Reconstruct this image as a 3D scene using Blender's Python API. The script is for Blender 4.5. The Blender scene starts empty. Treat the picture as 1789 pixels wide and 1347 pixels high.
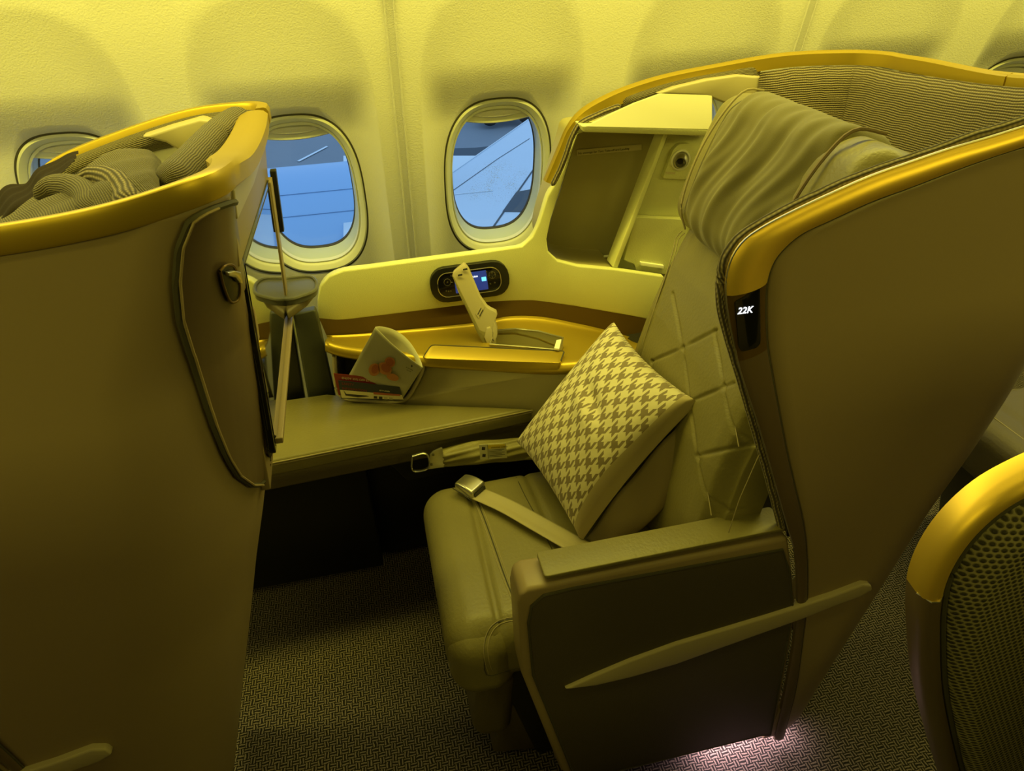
import bpy, math, random
import numpy as np
from mathutils import Vector, Matrix
random.seed(4)
rng = np.random.default_rng(7)
S = bpy.context.scene
COL = S.collection

# ------------------------------------------------------------ camera
CAM_H, YAW, PITCH, ROLL, FPX = 1.5851, 0.1988, 0.5801, -0.0371, 1235.37
IW, IH = 1789, 1347
def cam_axes():
    cy, sy, cp, sp = math.cos(YAW), math.sin(YAW), math.cos(PITCH), math.sin(PITCH)
    f = np.array([sy*cp, cy*cp, -sp]); r = np.array([cy, -sy, 0.]); u = np.cross(r, f)
    c, s = math.cos(ROLL), math.sin(ROLL)
    return c*r+s*u, -s*r+c*u, f
CR, CU, CF = cam_axes()
CO = np.array([0, 0, CAM_H])
cam = bpy.data.objects.new('camera', bpy.data.cameras.new('camera')); COL.objects.link(cam)
cam.data.sensor_fit = 'HORIZONTAL'; cam.data.sensor_width = 36; cam.data.lens = 36*FPX/IW
cam.data.clip_start = 0.02; cam.data.clip_end = 500
M4 = Matrix(((CR[0], CU[0], -CF[0], CO[0]), (CR[1], CU[1], -CF[1], CO[1]), (CR[2], CU[2], -CF[2], CO[2]), (0, 0, 0, 1)))
cam.matrix_world = M4
S.camera = cam

# ------------------------------------------------------------ view, world, lights
S.view_settings.view_transform = 'Standard'; S.view_settings.look = 'None'
S.view_settings.gamma = 1; S.view_settings.use_curve_mapping = False
S.view_settings.exposure = 0.0
try:
    S.cycles.use_denoising = True; S.cycles.max_bounces = 8; S.cycles.diffuse_bounces = 5
    S.cycles.sample_clamp_indirect = 4
except Exception: pass
W = bpy.data.worlds.new('sky'); S.world = W; W.use_nodes = True
bg = W.node_tree.nodes['Background']; bg.inputs[0].default_value = (0.33, 0.55, 0.85, 1); bg.inputs[1].default_value = 1.15
YEL = (1.0, 0.86, 0.105)
def area(name, loc, rot, sx, sy, power, col=YEL, spread=math.pi):
    L = bpy.data.lights.new(name, 'AREA'); L.shape = 'RECTANGLE'; L.size = sx; L.size_y = sy
    L.energy = power; L.color = col; L.spread = spread
    o = bpy.data.objects.new(name, L); COL.objects.link(o); o.location = loc; o.rotation_euler = rot
    return o
area('valance_light', (0.4, 1.37, 1.95), (math.radians(14), 0, 0), 6.4, 0.05, 66)
area('aisle_light', (0.4, 0.48, 2.12), (0, 0, 0), 6.0, 0.10, 6)
area('fill_light_front', (-2.0, -0.80, 2.16), (math.radians(30), 0, 0), 2.0, 0.45, 17)  # added overhead fill on the far side, unseen, brightens the upper shells
area('fill_light_back', (2.3, -0.80, 2.16), (math.radians(30), 0, 0), 2.0, 0.45, 17)  # second added fill, further aft
pf = area('floor_path_light', (0.66, 0.80, 0.036), (math.radians(-72), 0, 0), 0.22, 0.015, 0.9, (1, .66, .70))

# ------------------------------------------------------------ pixel rays onto real planes
def ray(x, y): return CF + (x-IW/2)/FPX*CR - (y-IH/2)/FPX*CU
def AY(x, y, Y): d = ray(x, y); return CO + d*(Y/d[1])
def AZ(x, y, z): d = ray(x, y); return CO + d*((z-CAM_H)/d[2])
def AX(x, y, X): d = ray(x, y); return CO + d*(X/d[0])
def AP(x, y, n, c): d = ray(x, y); n = np.array(n, float); return CO + d*((np.dot(n, np.array(c)-CO))/np.dot(n, d))
SY0, SYS = 0.76, 0.05                         # aisle face of the seats leans out a little with height
def ysd(z): return SY0 + SYS*z
def SD(x, y, off=0.0):
    d = ray(x, y); t = (SY0+off + SYS*CAM_H)/(d[1]-SYS*d[2]); return CO + d*t

# ------------------------------------------------------------ materials
MATS = {}
def nodes(m): return m.node_tree.nodes, m.node_tree.links
def mat(name, col, rough=0.5, metal=0.0, bump=0.0, bscale=400, spec=0.5, vary=0.0, vscale=8, coat=0, emit=None, est=0, sheen=0):
    m = bpy.data.materials.new(name); m.use_nodes = True
    N, L = nodes(m); b = N['Principled BSDF']
    b.inputs['Base Color'].default_value = (*col, 1); b.inputs['Roughness'].default_value = rough
    b.inputs['Metallic'].default_value = metal; b.inputs['Specular IOR Level'].default_value = spec
    b.inputs['Coat Weight'].default_value = coat
    b.inputs['Sheen Weight'].default_value = sheen
    if emit: b.inputs['Emission Color'].default_value = (*emit, 1); b.inputs['Emission Strength'].default_value = est
    tc = N.new('ShaderNodeTexCoord')
    n = N.new('ShaderNodeTexNoise'); n.inputs['Scale'].default_value = vscale; n.inputs['Detail'].default_value = 4
    L.new(tc.outputs['Object'], n.inputs['Vector'])
    if vary > 0:
        mx = N.new('ShaderNodeMix'); mx.data_type = 'RGBA'
        mx.inputs['A'].default_value = (*[c*(1-vary) for c in col], 1); mx.inputs['B'].default_value = (*[min(1, c*(1+vary)) for c in col], 1)
        L.new(n.outputs['Fac'], mx.inputs['Factor']); L.new(mx.outputs['Result'], b.inputs['Base Color'])
    if bump > 0:
        n2 = N.new('ShaderNodeTexNoise'); n2.inputs['Scale'].default_value = bscale; n2.inputs['Detail'].default_value = 2
        L.new(tc.outputs['Object'], n2.inputs['Vector'])
        bp = N.new('ShaderNodeBump'); bp.inputs['Strength'].default_value = bump; bp.inputs['Distance'].default_value = 0.002
        L.new(n2.outputs['Fac'], bp.inputs['Height']); L.new(bp.outputs['Normal'], b.inputs['Normal'])
    MATS[name] = m
    return m
def mth(N, L, op, a, b=None, c=None):
    n = N.new('ShaderNodeMath'); n.operation = op
    for i, v in enumerate((a, b, c)):
        if v is None: continue
        if isinstance(v, (int, float)): n.inputs[i].default_value = v
        else: L.new(v, n.inputs[i])
    return n.outputs[0]
def mixcol(N, L, fac, a, b):
    mx = N.new('ShaderNodeMix'); mx.data_type = 'RGBA'
    L.new(fac, mx.inputs['Factor'])
    for k, v in (('A', a), ('B', b)):
        if isinstance(v, tuple): mx.inputs[k].default_value = (*v, 1)
        else: L.new(v, mx.inputs[k])
    return mx.outputs['Result']
mat('wall', (.74, .74, .80), .55, bump=.35, bscale=260)
mat('wall_strip', (.66, .66, .74), .6, bump=.6, bscale=500)
mat('bezel', (.72, .74, .70), .4)
mat('reveal', (.55, .62, .66), .45)
mat('cabin_dark', (.08, .07, .05), .7)
mat('cream_panel', (.52, .50, .42), .45)
mat('console_grey', (.46, .41, .24), .5, bump=.2, bscale=400)
mat('line', (.06, .055, .04), .7)
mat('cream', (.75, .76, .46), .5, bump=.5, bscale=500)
mat('cream_smooth', (.90, .90, .90), .4)
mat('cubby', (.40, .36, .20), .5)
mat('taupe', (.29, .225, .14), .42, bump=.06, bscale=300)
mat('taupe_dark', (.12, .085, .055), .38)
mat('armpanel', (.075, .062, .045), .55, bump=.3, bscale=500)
mat('stripe', (.42, .37, .26), .4)
mat('gold', (1.0, .70, .12), .44, metal=.75)
mat('gold_matte', (.52, .375, .045), .40, metal=.65)
mat('brown_metal', (.14, .085, .02), .38, metal=.5)
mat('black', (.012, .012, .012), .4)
mat('gloss_black', (.008, .008, .010), .08)
mat('screen_glass', (.012, .012, .013), .03, spec=1.0, coat=1)
MATS['screen_glass'].node_tree.nodes['Principled BSDF'].inputs['IOR'].default_value = 2.2
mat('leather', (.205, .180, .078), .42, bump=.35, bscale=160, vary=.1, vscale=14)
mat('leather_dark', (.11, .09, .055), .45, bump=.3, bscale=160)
mat('stitch', (.34, .29, .18), .6)
mat('cloth', (.140, .122, .052), .8, bump=.25, bscale=900, sheen=.2)
mat('hem_cloth', (.46, .39, .24), .8)
mat('tan_cloth', (.25, .20, .115), .8, bump=.2, bscale=700)
mat('brown_cloth', (.20, .15, .10), .85, bump=.3, bscale=700)
mat('dark_strap', (.016, .010, .007), .8, spec=.2, bump=.3, bscale=500)
mat('metal', (.62, .60, .54), .28, metal=.9)
mat('metal_dark', (.2, .19, .17), .35, metal=.8)
mat('belt', (.42, .37, .24), .6, bump=.3, bscale=900)
mat('paper', (.46, .44, .36), .5)
mat('paper_in', (.62, .60, .50), .5)
mat('orange', (.50, .20, .08), .5); mat('orange_d', (.38, .10, .05), .5)
mat('red', (.22, .022, .018), .4); mat('ink', (.03, .025, .03), .5); mat('navy', (.02, .025, .05), .4)
mat('ink_light', (.62, .52, .42), .5)
mat('label', (.72, .70, .50), .5); mat('label_yellow', (.85, .68, .08), .5)
mat('cool_grey', (.13, .13, .12), .4)
mat('dark_green', (.055, .06, .05), .5)
mat('sign_text', (1, 1, 1), .5, emit=(.86, .93, 1), est=2.2)
mat('scr_blue', (.01, .02, .08), .3, emit=(.02, .04, .20), est=.9)
mat('scr_cyan', (.1, .5, .8), .3, emit=(.15, .62, 1), est=1.3)
mat('sticker', (.62, .56, .38), .5)
mat('tarmac', (.24, .27, .30), .8, vary=.12, vscale=.5)
mat('tarmac_dark', (.07, .09, .11), .8)
mat('wing', (.60, .72, .82), .35, vary=.04, vscale=.8)
mat('wing_light', (.72, .82, .88), .3)
mat('nacelle', (.30, .52, .80), .35)
mat('nacelle_low', (.12, .24, .42), .35)
mat('truck', (.6, .62, .65), .5)
mat('glint_glow', (1, .9, .7), .5, emit=(1, .85, .6), est=12)  # emission for the glints on engine and wing
def glass_mat():
    m = bpy.data.materials.new('pane'); m.use_nodes = True; N, L = nodes(m); N.clear()
    o = N.new('ShaderNodeOutputMaterial'); t = N.new('ShaderNodeBsdfTransparent'); g = N.new('ShaderNodeBsdfGlossy'); g.inputs['Roughness'].default_value = .03
    lw = N.new('ShaderNodeLayerWeight'); lw.inputs['Blend'].default_value = .25
    mx = N.new('ShaderNodeMixShader'); L.new(mth(N, L, 'MULTIPLY', lw.outputs['Fresnel'], .5), mx.inputs[0])
    L.new(t.outputs[0], mx.inputs[1]); L.new(g.outputs[0], mx.inputs[2])
    # frost crystals between the panes
    tc = N.new('ShaderNodeTexCoord'); sp = N.new('ShaderNodeSeparateXYZ'); L.new(tc.outputs['Object'], sp.inputs[0])
    n = N.new('ShaderNodeTexNoise'); n.inputs['Scale'].default_value = 420; n.inputs['Detail'].default_value = 3; L.new(tc.outputs['Object'], n.inputs['Vector'])
    n2 = N.new('ShaderNodeTexNoise'); n2.inputs['Scale'].default_value = 22; n2.inputs['Detail'].default_value = 5; L.new(tc.outputs['Object'], n2.inputs['Vector'])
    dx = mth(N, L, 'MULTIPLY', mth(N, L, 'ADD', sp.outputs[0], -.01), 8.5); dv = mth(N, L, 'MULTIPLY', mth(N, L, 'ADD', sp.outputs[2], .03), 12)
    r2 = mth(N, L, 'SQRT', mth(N, L, 'ADD', mth(N, L, 'MULTIPLY', dx, dx), mth(N, L, 'MULTIPLY', dv, dv)))
    fo = mth(N, L, 'SUBTRACT', 1.0, r2); fo.node.use_clamp = True
    a = mth(N, L, 'GREATER_THAN', mth(N, L, 'ADD', n.outputs['Fac'], mth(N, L, 'MULTIPLY', n2.outputs['Fac'], .35)), .80)
    fr = mth(N, L, 'MULTIPLY', mth(N, L, 'MULTIPLY', fo, a), .75)
    d = N.new('ShaderNodeBsdfDiffuse'); d.inputs[0].default_value = (.55, .62, .66, 1)
    m2 = N.new('ShaderNodeMixShader'); L.new(fr, m2.inputs[0]); L.new(mx.outputs[0], m2.inputs[1]); L.new(d.outputs[0], m2.inputs[2])
    L.new(m2.outputs[0], o.inputs[0]); MATS['pane_frost'] = m
    m3 = bpy.data.materials.new('pane_clear'); m3.use_nodes = True; N, L = nodes(m3); N.clear()
    o = N.new('ShaderNodeOutputMaterial'); t = N.new('ShaderNodeBsdfTransparent'); g = N.new('ShaderNodeBsdfGlossy'); g.inputs['Roughness'].default_value = .03
    lw = N.new('ShaderNodeLayerWeight'); lw.inputs['Blend'].default_value = .25
    mx = N.new('ShaderNodeMixShader'); L.new(mth(N, L, 'MULTIPLY', lw.outputs['Fresnel'], .5), mx.inputs[0])
    L.new(t.outputs[0], mx.inputs[1]); L.new(g.outputs[0], mx.inputs[2]); L.new(mx.outputs[0], o.inputs[0]); MATS['pane'] = m3
glass_mat()
def carpet_mat():
    m = mat('carpet', (.1, .1, .1), .95); N, L = nodes(m); b = N['Principled BSDF']
    tc = N.new('ShaderNodeTexCoord'); sp = N.new('ShaderNodeSeparateXYZ'); L.new(tc.outputs['Object'], sp.inputs[0])
    K = 1/.0138
    n = N.new('ShaderNodeTexNoise'); n.inputs['Scale'].default_value = 60; L.new(tc.outputs['Object'], n.inputs['Vector'])
    wob = mth(N, L, 'MULTIPLY', mth(N, L, 'SUBTRACT', n.outputs['Fac'], .5), .5)
    u = mth(N, L, 'ADD', mth(N, L, 'MULTIPLY', sp.outputs[0], K), wob); v = mth(N, L, 'ADD', mth(N, L, 'MULTIPLY', sp.outputs[1], K), wob)
    fu = mth(N, L, 'FLOOR', u); fv = mth(N, L, 'FLOOR', v)
    par = mth(N, L, 'FLOORED_MODULO', mth(N, L, 'ADD', fu, fv), 2)
    def bars(c):   # two bars per cell
        return mth(N, L, 'GREATER_THAN', mth(N, L, 'SINE', mth(N, L, 'ADD', mth(N, L, 'MULTIPLY', c, 4*math.pi), -1.2)), .22)
    bh = bars(v); bv = bars(u)
    pick = mth(N, L, 'ADD', mth(N, L, 'MULTIPLY', bh, par), mth(N, L, 'MULTIPLY', bv, mth(N, L, 'SUBTRACT', 1, par)))
    nn = N.new('ShaderNodeTexNoise'); nn.inputs['Scale'].default_value = 900; L.new(tc.outputs['Object'], nn.inputs['Vector'])
    c = mixcol(N, L, mth(N, L, 'MULTIPLY', pick, mth(N, L, 'ADD', nn.outputs['Fac'], .45)), (.004, .003, .003), (.20, .165, .15))
    L.new(c, b.inputs['Base Color'])
    bp = N.new('ShaderNodeBump'); bp.inputs['Strength'].default_value = .6; bp.inputs['Distance'].default_value = .003
    L.new(pick, bp.inputs['Height']); L.new(bp.outputs['Normal'], b.inputs['Normal'])
carpet_mat()
def rib_mat(name, ca, cb, axis, k, k2=900, rough=.85):
    # ribbed knit; axis: UV component across ribs
    m = mat(name, ca, rough, sheen=.1); N, L = nodes(m); b = N['Principled BSDF']
    tc = N.new('ShaderNodeTexCoord'); sp = N.new('ShaderNodeSeparateXYZ'); L.new(tc.outputs['UV'], sp.inputs[0])
    n = N.new('ShaderNodeTexNoise'); n.inputs['Scale'].default_value = 25; L.new(tc.outputs['UV'], n.inputs['Vector'])
    w = mth(N, L, 'MULTIPLY', mth(N, L, 'SUBTRACT', n.outputs['Fac'], .5), .006)
    a = mth(N, L, 'ADD', sp.outputs[axis], w)
    s = mth(N, L, 'SINE', mth(N, L, 'MULTIPLY', a, 2*math.pi*k))
    s2 = mth(N, L, 'SINE', mth(N, L, 'MULTIPLY', sp.outputs[1-axis], 2*math.pi*k*.9))
    h = mth(N, L, 'ADD', mth(N, L, 'MULTIPLY', s, .5), .5)
    h2 = mth(N, L, 'MULTIPLY', h, mth(N, L, 'ADD', mth(N, L, 'MULTIPLY', s2, .18), .82))
    L.new(mixcol(N, L, h2, cb, ca), b.inputs['Base Color'])
    bp = N.new('ShaderNodeBump'); bp.inputs['Strength'].default_value = .8; bp.inputs['Distance'].default_value = .003
    L.new(h2, bp.inputs['Height']); L.new(bp.outputs['Normal'], b.inputs['Normal'])
    return m
rib_mat('rib', (.30, .25, .17), (.08, .062, .04), 1, 210)
rib_mat('rib_fine', (.22, .19, .12), (.055, .044, .03), 0, 300)
rib_mat('piping', (.30, .25, .17), (.03, .022, .015), 0, 140)
def honey_mat():
    m = mat('honeycomb', (.2, .18, .1), .85); N, L = nodes(m); b = N['Principled BSDF']
    tc = N.new('ShaderNodeTexCoord'); sp = N.new('ShaderNodeSeparateXYZ'); L.new(tc.outputs['UV'], sp.inputs[0])
    K = 1/.0085
    v = mth(N, L, 'MULTIPLY', sp.outputs[1], K*1.15); row = mth(N, L, 'FLOORED_MODULO', mth(N, L, 'FLOOR', v), 2)
    u = mth(N, L, 'ADD', mth(N, L, 'MULTIPLY', sp.outputs[0], K), mth(N, L, 'MULTIPLY', row, .5))
    fu = mth(N, L, 'SUBTRACT', mth(N, L, 'FRACT', u), .5); fv = mth(N, L, 'SUBTRACT', mth(N, L, 'FRACT', v), .5)
    d = mth(N, L, 'SQRT', mth(N, L, 'ADD', mth(N, L, 'MULTIPLY', fu, fu), mth(N, L, 'MULTIPLY', fv, fv)))
    mr = N.new('ShaderNodeMapRange'); L.new(d, mr.inputs['Value']); mr.inputs['From Min'].default_value = .22; mr.inputs['From Max'].default_value = .46
    L.new(mixcol(N, L, mr.outputs[0], (.05, .045, .03), (.30, .27, .18)), b.inputs['Base Color'])
    bp = N.new('ShaderNodeBump'); bp.inputs['Strength'].default_value = .9; bp.inputs['Distance'].default_value = .003
    L.new(mr.outputs[0], bp.inputs['Height']); L.new(bp.outputs['Normal'], b.inputs['Normal'])
honey_mat()
def hound_mat():
    m = mat('houndstooth', (.6, .5, .3), .75, sheen=.15); N, L = nodes(m); b = N['Principled BSDF']
    tc = N.new('ShaderNodeTexCoord'); sp = N.new('ShaderNodeSeparateXYZ'); L.new(tc.outputs['UV'], sp.inputs[0])
    K = 1/.046
    u0 = mth(N, L, 'MULTIPLY', sp.outputs[0], K); v0 = mth(N, L, 'MULTIPLY', sp.outputs[1], K)
    u = mth(N, L, 'ADD', u0, v0); v = mth(N, L, 'SUBTRACT', u0, v0)
    du = mth(N, L, 'LESS_THAN', mth(N, L, 'FRACT', u), .45); dv = mth(N, L, 'LESS_THAN', mth(N, L, 'FRACT', v), .45)
    st = mth(N, L, 'LESS_THAN', mth(N, L, 'FRACT', mth(N, L, 'MULTIPLY', mth(N, L, 'ADD', u, v), 2)), .5)
    dk = mth(N, L, 'ADD', mth(N, L, 'MULTIPLY', du, st), mth(N, L, 'MULTIPLY', dv, mth(N, L, 'SUBTRACT', 1, st)))
    L.new(mixcol(N, L, dk, (.70, .64, .46), (.24, .19, .12)), b.inputs['Base Color'])
    n2 = N.new('ShaderNodeTexNoise'); n2.inputs['Scale'].default_value = 30; L.new(tc.outputs['Object'], n2.inputs['Vector'])
    bp = N.new('ShaderNodeBump'); bp.inputs['Strength'].default_value = .25; bp.inputs['Distance'].default_value = .01
    L.new(n2.outputs['Fac'], bp.inputs['Height']); L.new(bp.outputs['Normal'], b.inputs['Normal'])
hound_mat()

# ------------------------------------------------------------ object helpers
def tag(o, label=None, cat=None, group=None, kind=None):
    if label: o['label'] = label
    if cat: o['category'] = cat
    if group: o['group'] = group
    if kind: o['kind'] = kind
    return o
def empty(name, loc, label, cat, group=None):
    o = bpy.data.objects.new(name, None); COL.objects.link(o); o.location = loc; o.empty_display_size = .05
    return tag(o, label, cat, group)
def mesh_obj(name, V, F, m, parent=None, smooth=True, uv=None, solid=0, soff=-1, bevel=0, loc=None, sub=0, auto=True):
    me = bpy.data.meshes.new(name)
    V = np.asarray(V, float)
    if parent:
        root = parent
        while root.parent: root = root.parent
        org = np.array(root.location)
    else: org = np.array(loc, float) if loc is not None else V.mean(0)
    me.from_pydata((V-org).tolist(), [], [list(map(int, f)) for f in F]); me.validate()
    if uv is not None:
        l = me.uv_layers.new(name='UV'); uv = np.asarray(uv)
        vi = np.zeros(len(me.loops), int); me.loops.foreach_get('vertex_index', vi)
        l.data.foreach_set('uv', uv[vi].astype(np.float32).ravel())
    if smooth:
        me.polygons.foreach_set('use_smooth', [True]*len(me.polygons))
    me.materials.append(MATS[m] if isinstance(m, str) else m)
    o = bpy.data.objects.new(name, me); COL.objects.link(o)
    if parent:
        o.parent = parent
    else: o.location = org
    if bevel:
        b = o.modifiers.new('b', 'BEVEL'); b.width = bevel; b.segments = 3; b.limit_method = 'ANGLE'; b.angle_limit = math.radians(40)
    if solid:
        s = o.modifiers.new('s', 'SOLIDIFY'); s.thickness = solid; s.offset = soff
    if sub:
        s = o.modifiers.new('u', 'SUBSURF'); s.levels = sub; s.render_levels = sub
    if smooth and auto and not sub:
        try:
            w = o.modifiers.new('w', 'EDGE_SPLIT'); w.split_angle = math.radians(38)
        except Exception: pass
    return o
def grid_faces(n, m, wrapm=False, wrapn=False):
    F = []
    for i in range(n if wrapn else n-1):
        for j in range(m if wrapm else m-1):
            a = i*m+j; b = i*m+(j+1) % m; c = ((i+1) % n)*m+(j+1) % m; d = ((i+1) % n)*m+j
            F.append((a, b, c, d))
    return F
def grid_obj(name, G, m, parent=None, uv=None, **k):
    """G: (n,m,3)"""
    n, mm, _ = G.shape
    if uv is None:
        du = np.zeros((n, mm)); du[:, 1:] = np.cumsum(np.linalg.norm(np.diff(G, axis=1), axis=2), axis=1)
        dv = np.zeros((n, mm)); dv[1:, :] = np.cumsum(np.linalg.norm(np.diff(G, axis=0), axis=2), axis=0)
        uv = np.stack([du, dv], -1)
    return mesh_obj(name, G.reshape(-1, 3), grid_faces(n, mm), m, parent, uv=uv.reshape(-1, 2), **k)
def prism(name, P, d, m, parent=None, bevel=.002, **k):
    """polygon P (k,3) extruded by vector d"""
    P = np.asarray(P, float); n = len(P); V = np.vstack([P, P+np.asarray(d, float)])
    F = [list(range(n)), list(range(2*n-1, n-1, -1))]+[[(i+1) % n, i, n+i, n+(i+1) % n] for i in range(n)]
    # make outward normals consistent
    o = mesh_obj(name, V, F, m, parent, bevel=bevel, **k)
    import bmesh
    bm = bmesh.new(); bm.from_mesh(o.data); bmesh.ops.recalc_face_normals(bm, faces=bm.faces)
    bmesh.ops.triangulate(bm, faces=[f for f in bm.faces if len(f.verts) > 4]); bm.to_mesh(o.data); bm.free()
    return o
def rpoly(P, r, seg=5):
    """round the corners of a 3D planar polygon"""
    P = [np.asarray(p, float) for p in P]; n = len(P); out = []
    rr = r if isinstance(r, (list, tuple)) else [r]*n
    for i in range(n):
        a, b, c = P[i-1], P[i], P[(i+1) % n]; q = rr[i]
        la = min(q, .48*np.linalg.norm(a-b)); lc = min(q, .48*np.linalg.norm(c-b))
        if q <= 0: out.append(b); continue
        s = b+(a-b)/np.linalg.norm(a-b)*la; e = b+(c-b)/np.linalg.norm(c-b)*lc
        for t in np.linspace(0, 1, seg): out.append((1-t)**2*s+2*t*(1-t)*b+t*t*e)
    return np.array(out)
def smooth_path(P, n, closed=False):
    """Catmull-Rom resample"""
    P = np.asarray(P, float); k = len(P)
    seg = np.linalg.norm(np.diff(P, axis=0), axis=1); T = np.concatenate([[0], np.cumsum(np.sqrt(seg))])
    t = np.linspace(0, T[-1], n); out = []
    Q = np.vstack([2*P[0]-P[1], P, 2*P[-1]-P[-2]]); TT = np.concatenate([[T[0]-(T[1]-T[0])], T, [T[-1]+(T[-1]-T[-2])]])
    for x in t:
        i = min(max(np.searchsorted(T, x, 'right')-1, 0), k-2)+1
        t0, t1, t2, t3 = TT[i-1], TT[i], TT[i+1], TT[i+2]; p0, p1, p2, p3 = Q[i-1], Q[i], Q[i+1], Q[i+2]
        a1 = (t1-x)/(t1-t0)*p0+(x-t0)/(t1-t0)*p1; a2 = (t2-x)/(t2-t1)*p1+(x-t1)/(t2-t1)*p2; a3 = (t3-x)/(t3-t2)*p2+(x-t2)/(t3-t2)*p3
        b1 = (t2-x)/(t2-t0)*a1+(x-t0)/(t2-t0)*a2; b2 = (t3-x)/(t3-t1)*a2+(x-t1)/(t3-t1)*a3
        out.append((t2-x)/(t2-t1)*b1+(x-t1)/(t2-t1)*b2)
    out = np.array(out); d = np.concatenate([[0], np.cumsum(np.linalg.norm(np.diff(out, axis=0), axis=1))])
    u = np.linspace(0, d[-1], n)
    return np.stack([np.interp(u, d, out[:, c]) for c in range(3)], 1)
def tube(name, P, r, m, parent=None, seg=10, n=None, flat=1.0, up=(0, 0, 1), taper=0, **k):
    P = np.asarray(P, float)
    if n: P = smooth_path(P, n)
    T = np.gradient(P, axis=0); T /= np.linalg.norm(T, axis=1)[:, None]+1e-12
    up = np.array(up, float); G = []
    r0 = r; nP = len(P)
    for ii, (p, t) in enumerate(zip(P, T)):
        if taper: q_ = min(1, (min(ii, nP-1-ii)+.02)/taper); r = r0*math.sqrt(max(1e-4, 1-(1-q_)**2))
        a = np.cross(t, up)
        if np.linalg.norm(a) < 1e-3: a = np.cross(t, (1, 0, .1))
        a /= np.linalg.norm(a); b = np.cross(a, t)
        G.append([p+r*(math.cos(w)*a+flat*math.sin(w)*b) for w in np.linspace(0, 2*math.pi, seg+1)])
    G = np.array(G)
    o = grid_obj(name, G, m, parent, **k)
    return o
def sweep(name, P, prof, m, parent=None, up=(0, 0, 1), closed_prof=True, scale=None, xs=None, **k):
    """profile points (a: sideways, b: up)"""
    P = np.asarray(P, float); T = np.gradient(P, axis=0); T /= np.linalg.norm(T, axis=1)[:, None]+1e-12
    G = []
    pr = list(prof)+([prof[0]] if closed_prof else [])
    for i, (p, t) in enumerate(zip(P, T)):
        u = np.array(up, float); a = np.cross(t, u); a /= np.linalg.norm(a); b = np.cross(a, t)
        s = scale[i] if scale is not None else 1; xx = xs[i] if xs is not None else 1
        G.append([p+s*(x*xx*a+y*b) for x, y in pr])
    G = np.array(G)
    if closed_prof: G = np.concatenate([G[:1]*0+G[0].mean(0), G, G[-1:]*0+G[-1].mean(0)])
    return grid_obj(name, G, m, parent, **k)
def rbox(name, c, size, r, m, parent=None, res=24, fn=None, R=None, uvs=None, **k):
    """rounded box from a dense cube shell; fn(local pts)->local pts"""
    hs = np.array(size)/2.; V = []; F = []; idx = {}
    def cubeface(ax, sg):
        nonlocal V, F
        o = [i for i in range(3) if i != ax]
        n1 = max(4, int(res*size[o[0]]/max(size))); n2 = max(4, int(res*size[o[1]]/max(size)))
        # add edges loops close to the rims
        def lin(n, h):
            q = np.linspace(-h, h, n+1); e = np.array([r*.3, r*.7, r*1.05]); e = e[e < h*.9]
            return np.unique(np.round(np.concatenate([q, -h+e, h-e]), 5))
        A = lin(n1, hs[o[0]]); B = lin(n2, hs[o[1]]); ids = []
        for a in A:
            row = []
            for b in B:
                p = [0, 0, 0]; p[ax] = sg*hs[ax]; p[o[0]] = a; p[o[1]] = b; key = tuple(np.round(p, 5))
                if key not in idx: idx[key] = len(V); V.append(p)
                row.append(idx[key])
            ids.append(row)
        for i in range(len(A)-1):
            for j in range(len(B)-1):
                f = [ids[i][j], ids[i+1][j], ids[i+1][j+1], ids[i][j+1]]
                flip = (sg > 0) == (ax == 1)
                F.append(f[::-1] if flip else f)
    for ax in range(3):
        for sg in (-1, 1): cubeface(ax, sg)
    V = np.array(V, float); inner = np.clip(V, -(hs-r), hs-r); d = V-inner; L = np.linalg.norm(d, axis=1); L[L == 0] = 1
    V = inner+d/L[:, None]*r
    if fn: V = fn(V)
    if R is not None: V = V@np.array(R).T
    return mesh_obj(name, V+np.array(c), F, m, parent, auto=False, **k)
def rot_y(a): c, s = math.cos(a), math.sin(a); return np.array([[c, 0, s], [0, 1, 0], [-s, 0, c]])
def rot_z(a): c, s = math.cos(a), math.sin(a); return np.array([[c, -s, 0], [s, c, 0], [0, 0, 1]])
def rot_x(a): c, s = math.cos(a), math.sin(a); return np.array([[1, 0, 0], [0, c, -s], [0, s, c]])
def text_obj(name, body, org, ux, uy, size, m, parent, depth=.0004, align='LEFT', shear=0, bold=0):
    cu = bpy.data.curves.new(name, 'FONT'); cu.body = body; cu.size = size; cu.extrude = depth; cu.align_x = align; cu.shear = shear; cu.offset = bold
    cu.resolution_u = 2
    t = bpy.data.objects.new('tmp', cu); COL.objects.link(t)
    dg = bpy.context.evaluated_depsgraph_get(); me = bpy.data.meshes.new_from_object(t.evaluated_get(dg))
    n = len(me.vertices); co = np.zeros(n*3); me.vertices.foreach_get('co', co); co = co.reshape(-1, 3)
    F = [list(p.vertices) for p in me.polygons]
    bpy.data.objects.remove(t)
    ux = np.array(ux, float); ux /= np.linalg.norm(ux); uy = np.array(uy, float); uy -= ux*np.dot(ux, uy); uy /= np.linalg.norm(uy); uz = np.cross(ux, uy)
    V = np.array(org)+co[:, :1]*ux+co[:, 1:2]*uy+co[:, 2:3]*uz
    return mesh_obj(name, V, F, m, parent, smooth=False)
def disc(name, c, n, r, m, parent, depth=.002, seg=24, ry=None, up=(0, 0, 1)):
    n = np.array(n, float); n /= np.linalg.norm(n); a = np.cross(up, n); a /= np.linalg.norm(a); b = np.cross(n, a); ry = ry or r
    P = [np.array(c)+r*math.cos(t)*a+ry*math.sin(t)*b for t in np.linspace(0, 2*math.pi, seg, endpoint=False)]
    return prism(name, P, n*depth, m, parent, bevel=min(depth*.3, .001))
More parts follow.
